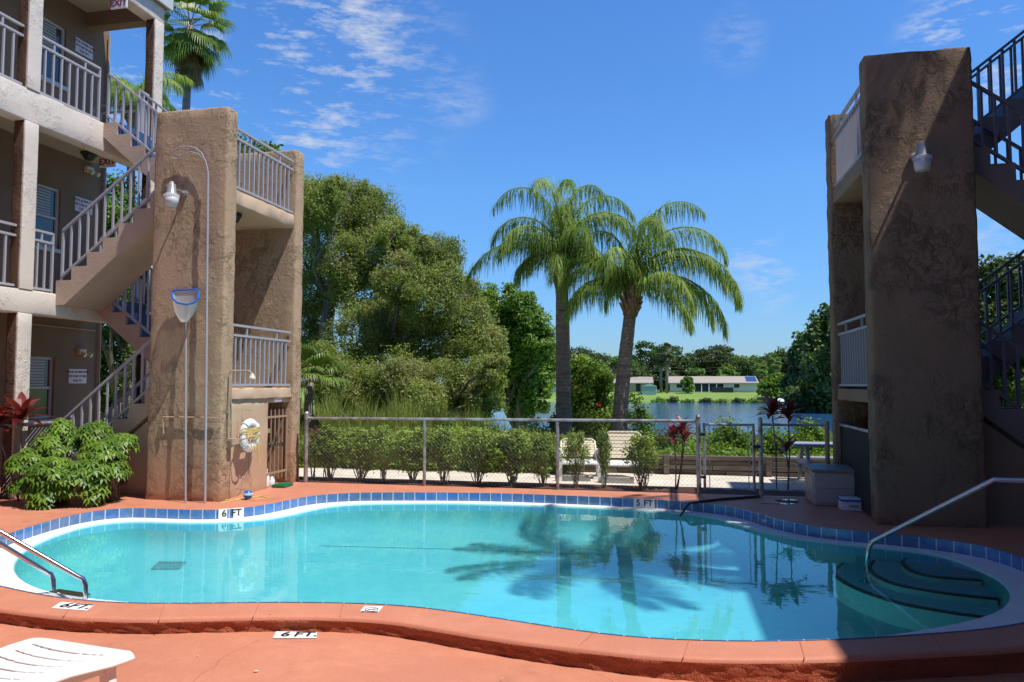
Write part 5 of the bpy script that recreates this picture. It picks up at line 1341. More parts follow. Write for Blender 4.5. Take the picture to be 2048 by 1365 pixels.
# ground cover and reeds
def ground_cover():
    r = np.random.RandomState(5); pts = []
    for k in range(52000):
        y = 13.85 + 7.5 * r.rand() ** 1.3; x = r.uniform(-.55 * y - 1, .42 * y); 
        h = .05 + .28 * r.rand() * (.5 + .5 * math.sin(x * 2.1) * math.cos(y * 1.7)) 
        pts.append((x, y, gz(x, y) + h))
    o = np_mesh('ground_cover', leaf_quads(r, np.array(pts), .085, .05, up=1.2), 4, 'f_bright', kind='stuff')
    o['label'] = 'leafy green ground cover on the bank beyond the walkway'; o['category'] = 'ground cover'
ground_cover()
def reeds():
    r = np.random.RandomState(6); V = []
    for k in range(15000):
        u = r.rand(); px = 590 + 420 * u; Y = r.uniform(14.6, 20.5); p = atY(px, 800, Y)
        if px > 860 and r.rand() < (px - 860) / 220: continue
        z = gz(p.x, Y); h = r.uniform(.25, 1.25) * (.75 + .45 * math.sin(px * .045) * math.sin(Y * 1.3)) * (1.0 if px < 900 else .7) * (1 if Y > 16 else .6); w = r.uniform(.006, .013); a = r.uniform(0, math.pi); lean = r.normal(size=2) * .22
        s = np.array([math.cos(a), math.sin(a), 0]) * w; b = np.array([p.x, Y, z]); mid = b + np.array([lean[0] * h * .3, lean[1] * h * .3, h * .55]); tip = b + np.array([lean[0] * h * .9, lean[1] * h * .9, h * (1 - .1 * abs(lean[0]))])
        V += [b - s, b + s, mid + s * .8, mid - s * .8, mid - s * .8, mid + s * .8, tip + s * .1, tip - s * .1]
    o = np_mesh('reeds', np.array(V), 4, 'f_reed', kind='stuff'); o['label'] = 'tall yellow green reeds and grasses beyond the left part of the fence'; o['category'] = 'reeds'
reeds()
def pads():
    r = np.random.RandomState(16); V = []
    for k in range(9000):
        px = r.uniform(900, 1120); Y = r.uniform(30, 48); p = atY(px, 800, Y); z = max(LAKE, gz(p.x, Y)) + .04; s = r.uniform(.06, .16); a = r.uniform(0, 6.28); t_ = r.uniform(-.5, .5, 2)
        for q in ((1, 0), (0, 1), (-1, 0), (0, -1)):
            X_ = (q[0] * math.cos(a) - q[1] * math.sin(a)) * s; Y_ = (q[0] * math.sin(a) + q[1] * math.cos(a)) * s; V.append((p.x + X_, Y + Y_, z + X_ * t_[0] + Y_ * t_[1] + .05 * r.rand()))
    o = np_mesh('water_plants', np.array(V), 4, 'f_bright', kind='stuff'); o['label'] = 'bright floating water plants at the edge of the lake'; o['category'] = 'water plants'
pads()

# hedge shrubs along the fence
ordn = ['first', 'second', 'third', 'fourth', 'fifth', 'sixth', 'seventh', 'eighth', 'ninth', 'tenth', 'eleventh', 'twelfth']
hx = [(658, 968, 30), (724, 970, 32), (768, 968, 22), (824, 972, 30), (888, 972, 26), (957, 976, 28), (1022, 978, 36), (1086, 978, 26), (1152, 980, 17), (1208, 982, 16), (1285, 984, 28)]
def hedge_proto(seed, nl):
    r = np.random.RandomState(seed); T = thing('hedge_shrub', 'x', 'shrub', (0, 0, 0), 'shrubs of the hedge')
    cs = [(0, 0, .62, .22, .18, .22), (-.15, .03, .50, .19, .15, .20), (.16, -.02, .52, .19, .15, .20), (.02, 0, .32, .13, .11, .15), (-.08, .02, .78, .15, .12, .12), (.11, 0, .74, .14, .12, .12)]
    np_mesh('foliage', leaf_quads(r, clump_points(r, cs, nl, sub=20, spread=.5, shell=.6), .052, .021, up=.3), 4, 'f_hedge', T)
    mb = MB(); rr = random.Random(seed)
    for k in range(14):
        a = rr.uniform(0, 6.28); limb(mb, (rr.uniform(-.04, .04), rr.uniform(-.03, .03), -.03), (math.cos(a) * rr.uniform(.05, .22), math.sin(a) * .14, rr.uniform(.35, .75)), .008, .003, rr, 4, .06)
    mb.build('stems', 'bark', T); return T
protos = [hedge_proto(60 + k, 2600 if k == 2 else 6500) for k in range(3)]
for i, (px, py, w) in enumerate(hx):
    p = atz(px, py + 3, -.02); y = 11.32; p = atY(px, py, y); s_ = (w / 26 * 1.0, 1.0, 1.0 + rng.uniform(-.07, .05))
    lb = f'{ordn[i]} hedge shrub from the left along the chain link fence'
    if i < 2 or i == 8: o = protos[min(i, 2)]; o.location = (p.x, y, -.02); o.scale = s_; o['label'] = lb
    else: clone(protos[2 if i > 7 else i % 2], (p.x, y, -.02), rng.uniform(0, 6.28), (s_[0], s_[0], s_[2]), lb)
# lush growth behind the hedge
for i, (px, py, rx) in enumerate([(640, 900, 40), (720, 895, 44), (800, 900, 44), (880, 890, 50), (960, 895, 48), (1040, 900, 48), (1120, 905, 36)]):
    Y = 13.42; b = (atY(px, 900, Y).x, Y, -.045); cs = cl_px([(px - rx * .6, py, rx * .62), (px + rx * .6, py - 6, rx * .62), (px, py + 16, rx * .7), (px + 5, py - 16, rx * .5), (px - rx * .7, py + 28, rx * .5), (px + rx * .7, py + 26, rx * .5)], Y, seed=80 + i, jit=.12)
    bush('back_shrub', f'{ordn[i]} leafy shrub from the left in the row behind the hedge', b, cs, 7500, .055, .028, 'f_back', 90 + i, spread=.5, group='shrubs behind the hedge')

# schefflera bushes by the left stairs
def schefflera(label, base, spots, seed, nros):
    r = np.random.RandomState(seed); rr = random.Random(seed); T = thing('schefflera_bush', label, 'shrub', base, 'glossy schefflera bushes'); V = []; mb = MB()
    for (cx, cy, cz, rx, ry, rz) in spots:
        for k in range(int(nros * rx * rz / .09)):
            u = unit(r, 1)[0]; u[2] = abs(u[2]) * 1.0 - .25 if r.rand() < .8 else u[2]; rad = r.uniform(.75, 1.05)
            c = np.array([cx + u[0] * rx * rad, cy + u[1] * ry * rad, cz + u[2] * rz * rad]); ax_ = np.array([u[0] * .6, u[1] * .6 - .1, .85 + .2 * r.rand()]); ax_ /= np.linalg.norm(ax_)
            t1 = np.cross(ax_, [0, 0, 1.0]) + 1e-3; t1 /= np.linalg.norm(t1); t2 = np.cross(ax_, t1); n = r.randint(7, 10); L = r.uniform(.070, .115); ph = r.uniform(0, 6.28)
            for j in range(n):
                a = ph + j * 2 * math.pi / n; d = t1 * math.cos(a) + t2 * math.sin(a); s = np.cross(ax_, d) * L * .17
                p0 = c + d * L * .12; p1 = c + d * L * .55 + ax_ * L * .06; p2 = c + d * L * 1.0 - ax_ * L * .22 - np.array([0, 0, L * .12])
                V += [p0, p1 + s, p1 - s * 0 - ax_ * L * .03, p0, p0, p1 - ax_ * L * .03, p1 - s, p0][0:0]
                V += [p0, p1 + s, p2, p1 - s]
            if k % 3 == 0: mb.tube([Vector(base) + Vector((rr.uniform(-.15, .15), rr.uniform(-.1, .1), 0)), Vector((cx, cy, cz - rz * .4)), Vector(c)], .006, 5)
    np_mesh('foliage', np.array(V), 4, 'f_scheff', T); mb.build('stems', 'bark', T)
A = atY(110, 960, 8.45); b_ = (A.x, 8.45, 0)
def sp(px, py, r_, Y): p = atY(px, py, Y); q = r_ / F_PX * 9.6; return (p.x, p.y, p.z, q, q, q * .9)
schefflera('glossy schefflera bush at the left edge in front of the fence', b_, [sp(60, 930, 42, 8.3), (sp(120, 890, 46, 8.6)), sp(110, 950, 50, 8.2), sp(150, 955, 38, 8.25), sp(100, 985, 40, 8.15), sp(55, 975, 32, 8.2), sp(125, 855, 22, 8.7)], 101, 165)
B_ = atY(215, 970, 8.75)
schefflera('glossy schefflera bush beside the left tower, right of the other bush', (B_.x, 8.75, 0), [sp(190, 865, 30, 8.7), sp(205, 905, 40, 8.6), sp(240, 890, 34, 8.85), sp(185, 945, 40, 8.4), sp(225, 940, 30, 8.6), sp(185, 985, 26, 8.3)], 102, 165)

# red ti plants
def ti(label, base, heads, seed, L=.34, group='red ti plants'):
    r = random.Random(seed); T = thing('ti_plant', label, 'plant', base, group); mbs = MB(); mbl = MB()
    for (hx_, hy_, hz_, n) in heads:
        h = Vector((hx_, hy_, hz_)); b = Vector(base) + Vector((r.uniform(-.03, .03), r.uniform(-.03, .03), -.03)); mbs.tube([b, b.lerp(h, .5) + Vector((.02, 0, 0)), h], .011, 6)
        for k in range(n):
            az = k * 2.4 + r.uniform(-.2, .2); el = 1.35 - 1.25 * (k / n) + r.uniform(-.1, .1); ll = L * r.uniform(.8, 1.15); wd = ll * .15
            p = h + Vector((0, 0, .05 * (1 - k / n))); pts = []; e = el
            for j in range(6): pts.append(p.copy()); p = p + Vector((math.cos(az) * math.cos(e), math.sin(az) * math.cos(e), math.sin(e))) * (ll / 5); e -= .18
            sd = Vector((-math.sin(az), math.cos(az), 0)); ws = [.25, .8, 1, .85, .5, .03]; base_i = len(mbl.v)
            for q, w in zip(pts, ws): mbl.v += [tuple(q + sd * wd * w + Vector((0, 0, wd * w * .35))), tuple(q), tuple(q - sd * wd * w + Vector((0, 0, wd * w * .35)))]
            for j in range(5):
                o_ = base_i + j * 3; mbl.f += [(o_, o_ + 1, o_ + 4, o_ + 3), (o_ + 1, o_ + 2, o_ + 5, o_ + 4)]
    mbs.build('stem', 'bark', T); mbl.build('leaves', 'f_ti', T, fix=False)
p = atY(42, 842, 8.42); ti('large red ti plant behind the left fence rail', (p.x, 8.42, 0), [(p.x, 8.42, p.z, 20), (p.x - .26, 8.3, p.z - .10, 14)], 1, .40)
p = atY(625, 905, 11.35); ti('red ti plant behind the fence beside the left tower', (p.x, 11.35, 0), [(p.x, 11.35, p.z + .12, 16), (p.x + .05, 11.4, p.z + .26, 12), (p.x - .06, 11.3, p.z - .02, 10)], 2, .17)
p = atY(1352, 885, 11.4); ti('red green ti plant just left of the main gate post', (p.x, 11.4, 0), [(p.x - .03, 11.4, p.z + .03, 16), (p.x + .1, 11.45, p.z + .13, 14), (p.x + .12, 11.4, p.z - .02, 8)], 3, .26)
p = atY(1545, 835, 11.5); ti('tall dark ti plant behind the short fence, left of the pair', (p.x + .05, 11.5, 0), [(p.x, 11.5, p.z + .02, 18)], 4, .34)
p = atY(1577, 838, 11.6); ti('tall dark ti plant behind the short fence, right of the pair', (p.x - .04, 11.6, 0), [(p.x, 11.6, p.z, 18), (p.x - .04, 11.6, p.z - .50, 8)], 5, .30)

# ------------------------------------------------------------------ palms
def frond_geo(V, base, az, e0, e1, L, leaf, w, n=46, droop=1.0, seed=0, curl=1.0, start=.12):
    r = random.Random(seed); p = Vector(base); seg = 26; pts = []; dirs = []
    for i in range(seg + 1):
        t_ = i / seg; e = e0 + (e1 - e0) * (t_ ** curl); d = Vector((math.cos(az) * math.cos(e), math.sin(az) * math.cos(e), math.sin(e)))
        pts.append(p.copy()); dirs.append(d); p = p + d * (L / seg)
    for k in range(n):
        t_ = start + (1 - start) * (k + .5) / n; f = t_ * seg; i = min(seg - 1, int(f)); q = pts[i].lerp(pts[i + 1], f - i); d = dirs[i]
        sd = d.cross(Vector((0, 0, 1))); sd = sd.normalized() if sd.length > .1 else Vector((-math.sin(az), math.cos(az), 0)); upv = sd.cross(d)
        ll = leaf * (math.sin(math.pi * min(1, max(0.02, (t_ - start * .6) / (1.05 - start * .6)))) ** .5) * (1 - .35 * t_)
        for sg in (-1, 1):
            for rep in range(2):
                dd = (sd * sg * r.uniform(.35, .9) + d * r.uniform(.35, .8) + upv * r.uniform(-.2, .7)).normalized(); a = q.copy(); ll2 = ll * r.uniform(.55, 1.25); dr = droop * r.uniform(.55, 1.3); wind = Vector((r.uniform(-.12, .12), r.uniform(-.12, .12), 0)); ww = (dd.cross(Vector((0, 0, 1)))); ww = (ww.normalized() if ww.length > .05 else sd) * w * .5
                prev = (a - ww * .5, a + ww * .5)
                for j in range(4):
                    dd = (dd + Vector((0, 0, -1)) * dr * (.45 + .35 * j) + wind).normalized(); a = a + dd * (ll2 / 4); k_ = (1.0, 1.0, .75, .06)[j]; cur = (a - ww * k_, a + ww * k_)
                    V += [prev[0], prev[1], cur[1], cur[0]]; prev = cur
    return pts
def queen_palm(label, Y, trunk_px, crown, fronds, r0, seed, name='queen_palm', group='queen palms'):
    tp_ = [atY(x, y, Y) for x, y in trunk_px]; base = Vector((tp_[0].x, Y, gz(tp_[0].x, Y) if Y > 11 else .0))
    T = thing(name, label, 'palm tree', base, group)
    pts = [base - Vector((0, 0, .2))] + tp_; mb = MB(); P2 = []; R2 = []
    for i in range(len(pts) - 1):
        for k in range(8):
            t_ = (i + k / 8) / (len(pts) - 1); P2.append(pts[i].lerp(pts[i + 1], k / 8)); R2.append(r0 * (1.06 - .32 * t_) * (1 + .02 * math.sin(k * 2.1)))
    P2.append(pts[-1]); R2.append(r0 * .74); mb.tube(P2, r0, 14, R2); mb.build('trunk', 'palmbark', T, smooth=True)
    c0 = pts[-1]; c1 = atY(crown[0], crown[1], Y); bt = MB(); rr = random.Random(seed)
    bt.tube([c0 - Vector((0, 0, .03)), c0.lerp(c1, .3), c0.lerp(c1, .7), c1], r0, 12, [r0 * .85, r0 * 1.15, r0 * .85, r0 * .35])
    for k in range(26):
        a = rr.uniform(0, 6.28); t_ = rr.uniform(-.02, .55); p = c0.lerp(c1, t_); o_ = Vector((math.cos(a), math.sin(a), 0)); wv_ = Vector((-math.sin(a), math.cos(a), 0)) * r0 * .30
        q0 = p + o_ * r0 * .8; q1 = p + o_ * r0 * rr.uniform(1.25, 1.75) + Vector((0, 0, r0 * rr.uniform(.8, 1.5))); bt.add([q0 - wv_, q0 + wv_, q1 + wv_ * .5, q1 - wv_ * .5, q0 - wv_ - o_ * .03, q0 + wv_ - o_ * .03, q1 + wv_ * .5 - o_ * .02, q1 - wv_ * .5 - o_ * .02], [(0, 1, 2, 3), (7, 6, 5, 4), (0, 4, 5, 1), (1, 5, 6, 2), (2, 6, 7, 3), (3, 7, 4, 0)])
    bt.build('boots', 'boot', T)
    for i, (az, e0, e1, L, curl) in enumerate(fronds):
        V = []; st = c0.lerp(c1, rr.uniform(.45, .85)); pts_ = frond_geo(V, st, math.radians(az), math.radians(e0), math.radians(e1), L, .78, .013, 80, droop=1.5, seed=seed * 100 + i, curl=curl)
        o = np_mesh('frond', [tuple(v) for v in V], 4, 'f_palm', T)
        MB().tube(pts_, .02, 5, [.026 - .022 * k / (len(pts_) - 1) for k in range(len(pts_))]).build('rachis', 'f_palm', o)
    return T
queen_palm('straight trunked queen palm beyond the fence, left of the two', 15.6, [(1128, 870), (1127, 760), (1125, 640), (1124, 575)], (1124, 512),
    [(183, 56, -72, 2.55, 1.0), (155, 86, -70, 3.3, 1.9), (170, 83, -86, 2.6, 1.5), (35, 85, -75, 3.1, 1.8), (5, 82, -85, 2.5, 1.5), (-20, 82, -86, 2.4, 1.4), (95, 85, -70, 2.9, 1.7), (-100, 86, -70, 3.0, 1.7), (-60, 78, -88, 2.2, 1.3), (200, 78, -88, 2.0, 1.3), (60, 74, -88, 2.2, 1.2), (130, 74, -88, 2.1, 1.2), (-140, 74, -88, 2.1, 1.2), (-30, 58, -88, 1.6, .9), (90, 89, -20, 2.8, 2.2), (20, 60, -88, 1.5, .9), (-90, 56, -88, 1.5, .9), (60, 86, -50, 3.0, 2.0), (185, 60, -88, 1.3, .9)], .175, 1)
queen_palm('leaning queen palm beyond the fence, right of the two', 15.0, [(1238, 870), (1243, 790), (1252, 700), (1260, 630)], (1270, 560),
    [(0, 80, -89, 2.95, .92), (-12, 76, -89, 2.95, .82), (14, 83, -88, 2.85, 1.15), (5, 50, -88, 2.5, .75), (178, 80, -88, 2.3, 1.3), (172, 62, -88, 1.9, .9), (192, 70, -89, 2.0, 1.0), (140, 85, -60, 2.6, 1.8), (60, 85, -60, 2.8, 1.6), (-70, 84, -75, 2.6, 1.5), (-110, 78, -88, 2.1, 1.3), (90, 80, -85, 2.4, 1.4), (30, 86, -50, 2.9, 1.9), (-40, 62, -88, 2.1, .9), (-165, 62, -88, 1.8, .9), (-20, 30, -88, 1.6, .9), (120, 65, -88, 1.9, 1), (-5, 86, -88, 2.85, 1.3), (20, 68, -89, 2.4, .8)], .165, 2)
queen_palm('light green feathery palm partly hidden by the upper columns of the left wing', 17.5, [(262, 700), (262, 560), (262, 380), (262, 245)], (262, 205),
    [(0, 70, -70, 2.1, 1.2), (30, 80, -40, 2.2, 1.4), (150, 80, -40, 2.2, 1.4), (180, 66, -75, 2.0, 1.2), (-20, 55, -80, 1.9, 1), (-90, 70, -60, 1.9, 1.2), (90, 75, -50, 2.1, 1.3), (200, 50, -85, 1.8, 1), (60, 60, -75, 1.9, 1.1), (-60, 60, -80, 1.8, 1.1), (-140, 60, -80, 1.8, 1.1)], .13, 3)
queen_palm('tall queen palm beside the pool off to the right, its shadow lying in the water', 7.4, [(2445, 1100), (2394, 145), (2234, -558), (2125, -829)], (2108, -900),
    [(k * 41, 72 - (k % 3) * 16, -62, 2.3, 1.1) for k in range(20)], .16, 5)
# fan palms
def fan_leaf(V, hub, d, R, n, r, droop=.35, spread=2.3):
    d = Vector(d).normalized(); s = d.cross(Vector((0, 0, 1))); s = s.normalized() if s.length > .05 else Vector((1, 0, 0)); u = s.cross(d)
    for k in range(n):
        a = (k / (n - 1) - .5) * spread; dd = (d * math.cos(a) + s * math.sin(a)).normalized(); ll = R * (1 - .18 * abs(a)) * r.uniform(.9, 1.05); w = u * 0 + s * math.cos(a) * R * spread / n * .42 - d * math.sin(a) * R * spread / n * .42
        p1 = hub + dd * ll * .55 + u * .02 * (k % 2); p2 = hub + dd * ll * .82 - Vector((0, 0, droop * ll * .12)); p3 = hub + dd * ll * .95 - Vector((0, 0, droop * ll * .55))
        V += [hub, p1 + w, p1, p1 - w][0:0]; V += [hub, hub, p1 + w, p1 - w]; V += [p1 - w, p1 + w, p2 + w * .5, p2 - w * .5]; V += [p2 - w * .5, p2 + w * .5, p3 + w * .06, p3 - w * .06]
def fan_palm(name, label, base, top, r0, n, R, pet, seed, skirt=0, group=None, elo=-.9, m='f_fan'):
    rr = random.Random(seed); T = thing(name, label, 'palm tree', base, group); base = Vector(base); top = Vector(top)
    MB().tube([base - Vector((0, 0, .2)), base.lerp(top, .5), top], r0, 10, [r0 * 1.15, r0, r0 * .95]).build('trunk', 'palmbark', T, smooth=True)
    V = []; st = MB(); D = []
    for k in range(n):
        az = k * 2.399; el = 1.45 + (elo - 1.45) * (k / n) + rr.uniform(-.15, .15); d = Vector((math.cos(az) * math.cos(el), math.sin(az) * math.cos(el), math.sin(el))); hub = top + d * pet * rr.uniform(.8, 1.15) - Vector((0, 0, pet * .12)); st.beam(top, hub, .02, .012)
        fan_leaf(V, hub, (d + Vector((0, 0, -.35))).normalized(), R * rr.uniform(.85, 1.1), 22, rr, .6)
    for k in range(skirt):
        az = k * 2.399; hub = top + Vector((math.cos(az) * r0 * 1.6, math.sin(az) * r0 * 1.6, -pet * rr.uniform(.4, 1.9))); fan_leaf(D, hub, (math.cos(az) * .25, math.sin(az) * .25, -1), R * .95, 18, rr, .3, 1.2)
    np_mesh('fronds', [tuple(v) for v in V], 4, m, T); st.build('leaf_stalks', 'f_dry', T)
    if D: np_mesh('dead_fronds', [tuple(v) for v in D], 4, 'f_dry', T)
    return T
Yw = 26.0; p = atY(380, 62, Yw); b = ground_at(352, Yw)
fan_palm('fan_palm', 'tall fan palm with brown skirt above the left tower', (atY(352, 400, Yw).x, Yw, b[2]), (p.x, Yw, p.z + .2), .16, 38, 1.0, .95, 1, 22, elo=-1.15)
p = atY(618, 765, 15.5); fan_palm('saw_palmetto', 'low fan palmetto with dry leaves beside the rear pier of the left tower', (p.x, 15.5, 0.1), (p.x, 15.5, p.z), .10, 18, .62, .48, 2, 7, elo=-.2)

# ------------------------------------------------------------------ across the lake
def far_tree(i, px, top, half, Y, m, label, n=9000, base_py=None, seed=None):
    s0 = 200 + i; rr = random.Random(s0); b = ground_at(px, Y); zt = atY(px, top, Y).z; hw = 1.3 * half / F_PX * Y; H = zt - b[2]
    cs = []
    for k in range(9):
        a = rr.uniform(-1, 1); h = rr.uniform(.30, .80); f = 1 - max(0, (h - .5)) * 1.3
        cs.append((b[0] + a * hw * .75 * f, Y + rr.uniform(-.5, .5) * hw, b[2] + H * h, hw * .38, hw * .38, H * .17))
    cs.append((b[0] + rr.uniform(-.2, .2) * hw, Y, b[2] + H * .84, hw * .42, hw * .4, H * .14)); cs.append((b[0], Y, b[2] + H * .25, hw * .8, hw * .5, H * .18))
    return tree('shore_tree', label, b, cs, n, .55, .42, m, s0, max(.25, hw * .06), group='trees across the lake', spread=.34, sub=16)
FT = [(1150, 690, 70, 200, 'f_mid'), (1195, 700, 50, 185, 'f_mid'), (1235, 710, 36, 178, 'f_green'), (1290, 682, 52, 186, 'f_dark'), (1340, 690, 40, 192, 'f_dark'), (1375, 705, 46, 200, 'f_mid'), (1420, 692, 48, 194, 'f_mid'), (1452, 686, 46, 205, 'f_mid'), (1505, 706, 44, 215, 'f_green'), (1500, 718, 34, 190, 'f_dark'), (1540, 705, 36, 198, 'f_mid'), (1580, 690, 40, 184, 'f_dark'), (1100, 700, 50, 170, 'f_dark'), (1395, 735, 26, 172, 'f_green'), (1455, 735, 26, 172, 'f_green'), (1200, 735, 40, 172, 'f_dark'), (1275, 735, 30, 173, 'f_dark'), (1330, 730, 34, 174, 'f_dark'), (1610, 700, 34, 180, 'f_mid')]
kind_ = {'f_mid': 'mid green', 'f_dark': 'dark green', 'f_green': 'fresh green'}
seen = {}
for i, (px, top, half, Y, m) in enumerate(sorted(FT)):
    seen[m] = seen.get(m, 0) + 1
    far_tree(i, px, top, half, Y, m, f'{kind_[m]} tree behind the houses across the lake, {ordn[seen[m] - 1]} of its colour from the left')
for i, (px, top, half, Y, m, lb) in enumerate([(1790, 640, 70, 120, 'f_dark', 'dark tree on the shore hidden behind the right tower'), (1880, 650, 70, 130, 'f_mid', 'mid green tree on the shore behind the right stairs'), (1980, 640, 80, 125, 'f_green', 'fresh green tree on the shore at the right edge'), (2090, 650, 80, 135, 'f_mid', 'mid green tree on the shore beyond the right edge'), (2210, 640, 90, 130, 'f_dark', 'dark tree on the shore far beyond the right edge'), (2340, 650, 90, 130, 'f_mid', 'mid green tree on the shore farthest beyond the right edge')]):
    far_tree(60 + i, px, top, half, Y, m, lb, 6000)
# darker trees standing nearer on the right shore
rt = [(1652, 690, 44, 104, 'f_dark', 600, 'tall dark tree on the right shore beside the right tower'), (1612, 730, 36, 112, 'f_dark', 660, 'dark rounded tree on the right shore left of the tallest one'), (1625, 770, 40, 100, 'f_dark', 730, 'low dark bushy tree at the water on the right shore'), (1700, 720, 60, 96, 'f_dark', 620, 'dark tree on the right shore seen behind the right tower')]
for i, (px, cy, half, Y, m, top, lb) in enumerate(rt): far_tree(40 + i, px, top, half, Y, m, lb, 9000)
p = atY(1563, 768, 140); b = ground_at(1563, 150)
far_tree(50, 1555, 745, 32, 150, 'f_bright', 'small bright green rounded tree on the far shore right of the long house', 3500)
far_tree(51, 1590, 752, 22, 152, 'f_bright', 'small bright green tree beside the white post on the far shore', 2500)
far_tree(52, 1376, 752, 12, 158, 'f_green', 'small tree against the front wall of the long house', 1500)
for i, (px, top, Y, r_, lb) in enumerate([(1334, 690, 158, .3, 'tall cabbage palm with shaggy crown between the two houses'), (1322, 700, 160, .3, 'cabbage palm close behind the tall one between the two houses'), (1519, 722, 172, .3, 'cabbage palm behind the right end of the long house'), (1548, 712, 176, .3, 'round headed cabbage palm right of the long house'), (1604, 708, 150, .3, 'slim cabbage palm in front of the dark shore trees'), (1452, 728, 178, .3, 'bright palm above the roof of the long house')]):
    b = ground_at(px, Y); t_ = atY(px, top + 14, Y); fan_palm('cabbage_palm', lb, b, tuple(t_), r_, 26, 1.4, 1.1, 300 + i, 8, group='cabbage palms across the lake', elo=-1.0, m='f_mid' if i < 2 else 'f_fan')
for i, (px, w, Y) in enumerate([(1318, 18, 145), (1345, 14, 146), (1375, 16, 144), (1410, 14, 145), (1440, 18, 144), (1475, 16, 145), (1505, 20, 144), (1535, 16, 143)]):
    b = ground_at(px, Y); hw = w / F_PX * Y; cs = [(b[0] - hw * .4, Y, b[2] + .5, hw * .6, .8, .6), (b[0] + hw * .4, Y, b[2] + .6, hw * .6, .8, .7), (b[0], Y, b[2] + .9, hw * .4, .7, .5)]
    bush('shore_bush', f'{ordn[i]} low bush from the left along the far water edge', b, cs, 1100, .28, .2, 'f_mid' if i % 2 else 'f_green', 320 + i, group='bushes at the far water edge', stems=4)

def house(label, px0, px1, Y, eave_py, ridge_py, wall, roof='roof', feats=()):
    a = atY(px0, 785, Y); b = atY(px1, 785, Y); z0 = gz(a.x, Y); ze = atY((px0 + px1) / 2, eave_py, Y).z; zr = atY((px0 + px1) / 2, ridge_py, Y + 4).z
    H_ = thing('lake_house', label, 'house', ((a.x + b.x) / 2, Y, z0), 'houses across the lake')
    MB().box(a.x + .4, Y, z0 - .3, b.x - .4, Y + 8, ze).build('wall', wall, H_)
    r_ = MB(); x0, x1 = a.x, b.x; y0, y1 = Y - .6, Y + 8.6; ym = (y0 + y1) / 2
    r_.add([(x0, y0, ze), (x1, y0, ze), (x1, y1, ze), (x0, y1, ze), (x0 + .2, ym, zr), (x1 - .2, ym, zr), (x0, y0, ze - .18), (x1, y0, ze - .18), (x1, y1, ze - .18), (x0, y1, ze - .18)],
           [(0, 1, 5, 4), (2, 3, 4, 5), (1, 2, 5), (3, 0, 4), (6, 7, 1, 0), (7, 8, 2, 1), (8, 9, 3, 2), (9, 6, 0, 3), (9, 8, 7, 6)]); r_.build('roof', roof, H_)
    for kind, p0, p1, ty, by in feats:
        q0 = atY(p0, ty, Y); q1 = atY(p1, by, Y)
        if kind == 'window':
            w_ = MB(); w_.box(q0.x - .08, Y - .05, q1.z - .08, q1.x + .08, Y - .01, q0.z + .08); w_ = w_.build('window', 'white', H_); MB().box(q0.x, Y - .08, q1.z, q1.x, Y - .05, q0.z).build('pane', 'porch', w_)
        elif kind == 'porch':
            w_ = MB(); w_.box(q0.x, Y - .06, q1.z, q1.x, Y - .02, q0.z); w_.build('porch', 'porch', H_)
            k_ = 4
            for j in range(k_ + 1): x = q0.x + (q1.x - q0.x) * j / k_; MB().box(x - .09, Y - .5, z0, x + .09, Y - .3, ze - .18).build('porch_post', 'white', H_)
        elif kind == 'door':
            MB().box(q0.x, Y - .07, q1.z, q1.x, Y - .01, q0.z).build('door', 'porch', H_)
        elif kind == 'solar':
            zz = lambda y_: ze + (zr - ze) * (y_ - (Y - .6)) / (4.6) + .06
            w_ = MB(); w_.add([(q0.x, Y + .2, zz(Y + .2)), (q1.x, Y + .2, zz(Y + .2)), (q1.x, Y + 3.6, zz(Y + 3.6)), (q0.x, Y + 3.6, zz(Y + 3.6))], [(0, 1, 2, 3)]); w_.build('solar_panel', 'solar', H_)
        elif kind == 'fence':
            w_ = MB(); w_.box(q0.x, Y - 3.5, z0, q1.x, Y - 3.4, q0.z); w_.build('screen_fence', 'porch', H_)
    return H_
house('long low pale house with screened porch across the lake', 1336, 1518, 163, 766, 753, 'house_wall', feats=(('window', 1353, 1365, 769, 776), ('porch', 1388, 1448, 767, 783), ('window', 1468, 1479, 769, 776), ('solar', 1493, 1514, 755, 764), ('fence', 1422, 1464, 775, 783), ('door', 1404, 1410, 768, 783)))
house('pale tan house with brown roof left of the tall shore palm', 1190, 1307, 166, 766, 754, 'house_wall_tan', feats=(('door', 1272, 1281, 768, 783), ('window', 1240, 1252, 769, 776)))
house('small part of a white house behind the first palm', 1070, 1128, 160, 768, 754, 'house_wall', feats=(('window', 1088, 1098, 770, 776),))
house('red roofed house half hidden by the dark trees on the far shore', 1600, 1650, 190, 762, 750, 'house_wall_tan', roof='deck')
S0 = atY(1284, 790, 155); S1_ = atY(1313, 770, 155); z0 = gz(S0.x, 155)
S = thing('garden_shed', 'pale green ribbed garden shed across the lake', 'shed', (S0.x, 155, z0))
MB().box(S0.x, 155, z0, S1_.x, 157.5, S1_.z - .3).build('wall', 'shed', S)
rb_ = MB()
for k in range(11): x = S0.x + (S1_.x - S0.x) * (k + .5) / 11; rb_.box(x - .04, 154.94, z0, x + .04, 155, S1_.z - .3)
rb_.build('rib', 'shed', S)
MB().prism([(S0.x - .1, S1_.z - .3), (S1_.x + .1, S1_.z - .3), ((S0.x + S1_.x) / 2, S1_.z + .25)], 'Y', 154.8, 157.7).build('roof', 'shed', S)
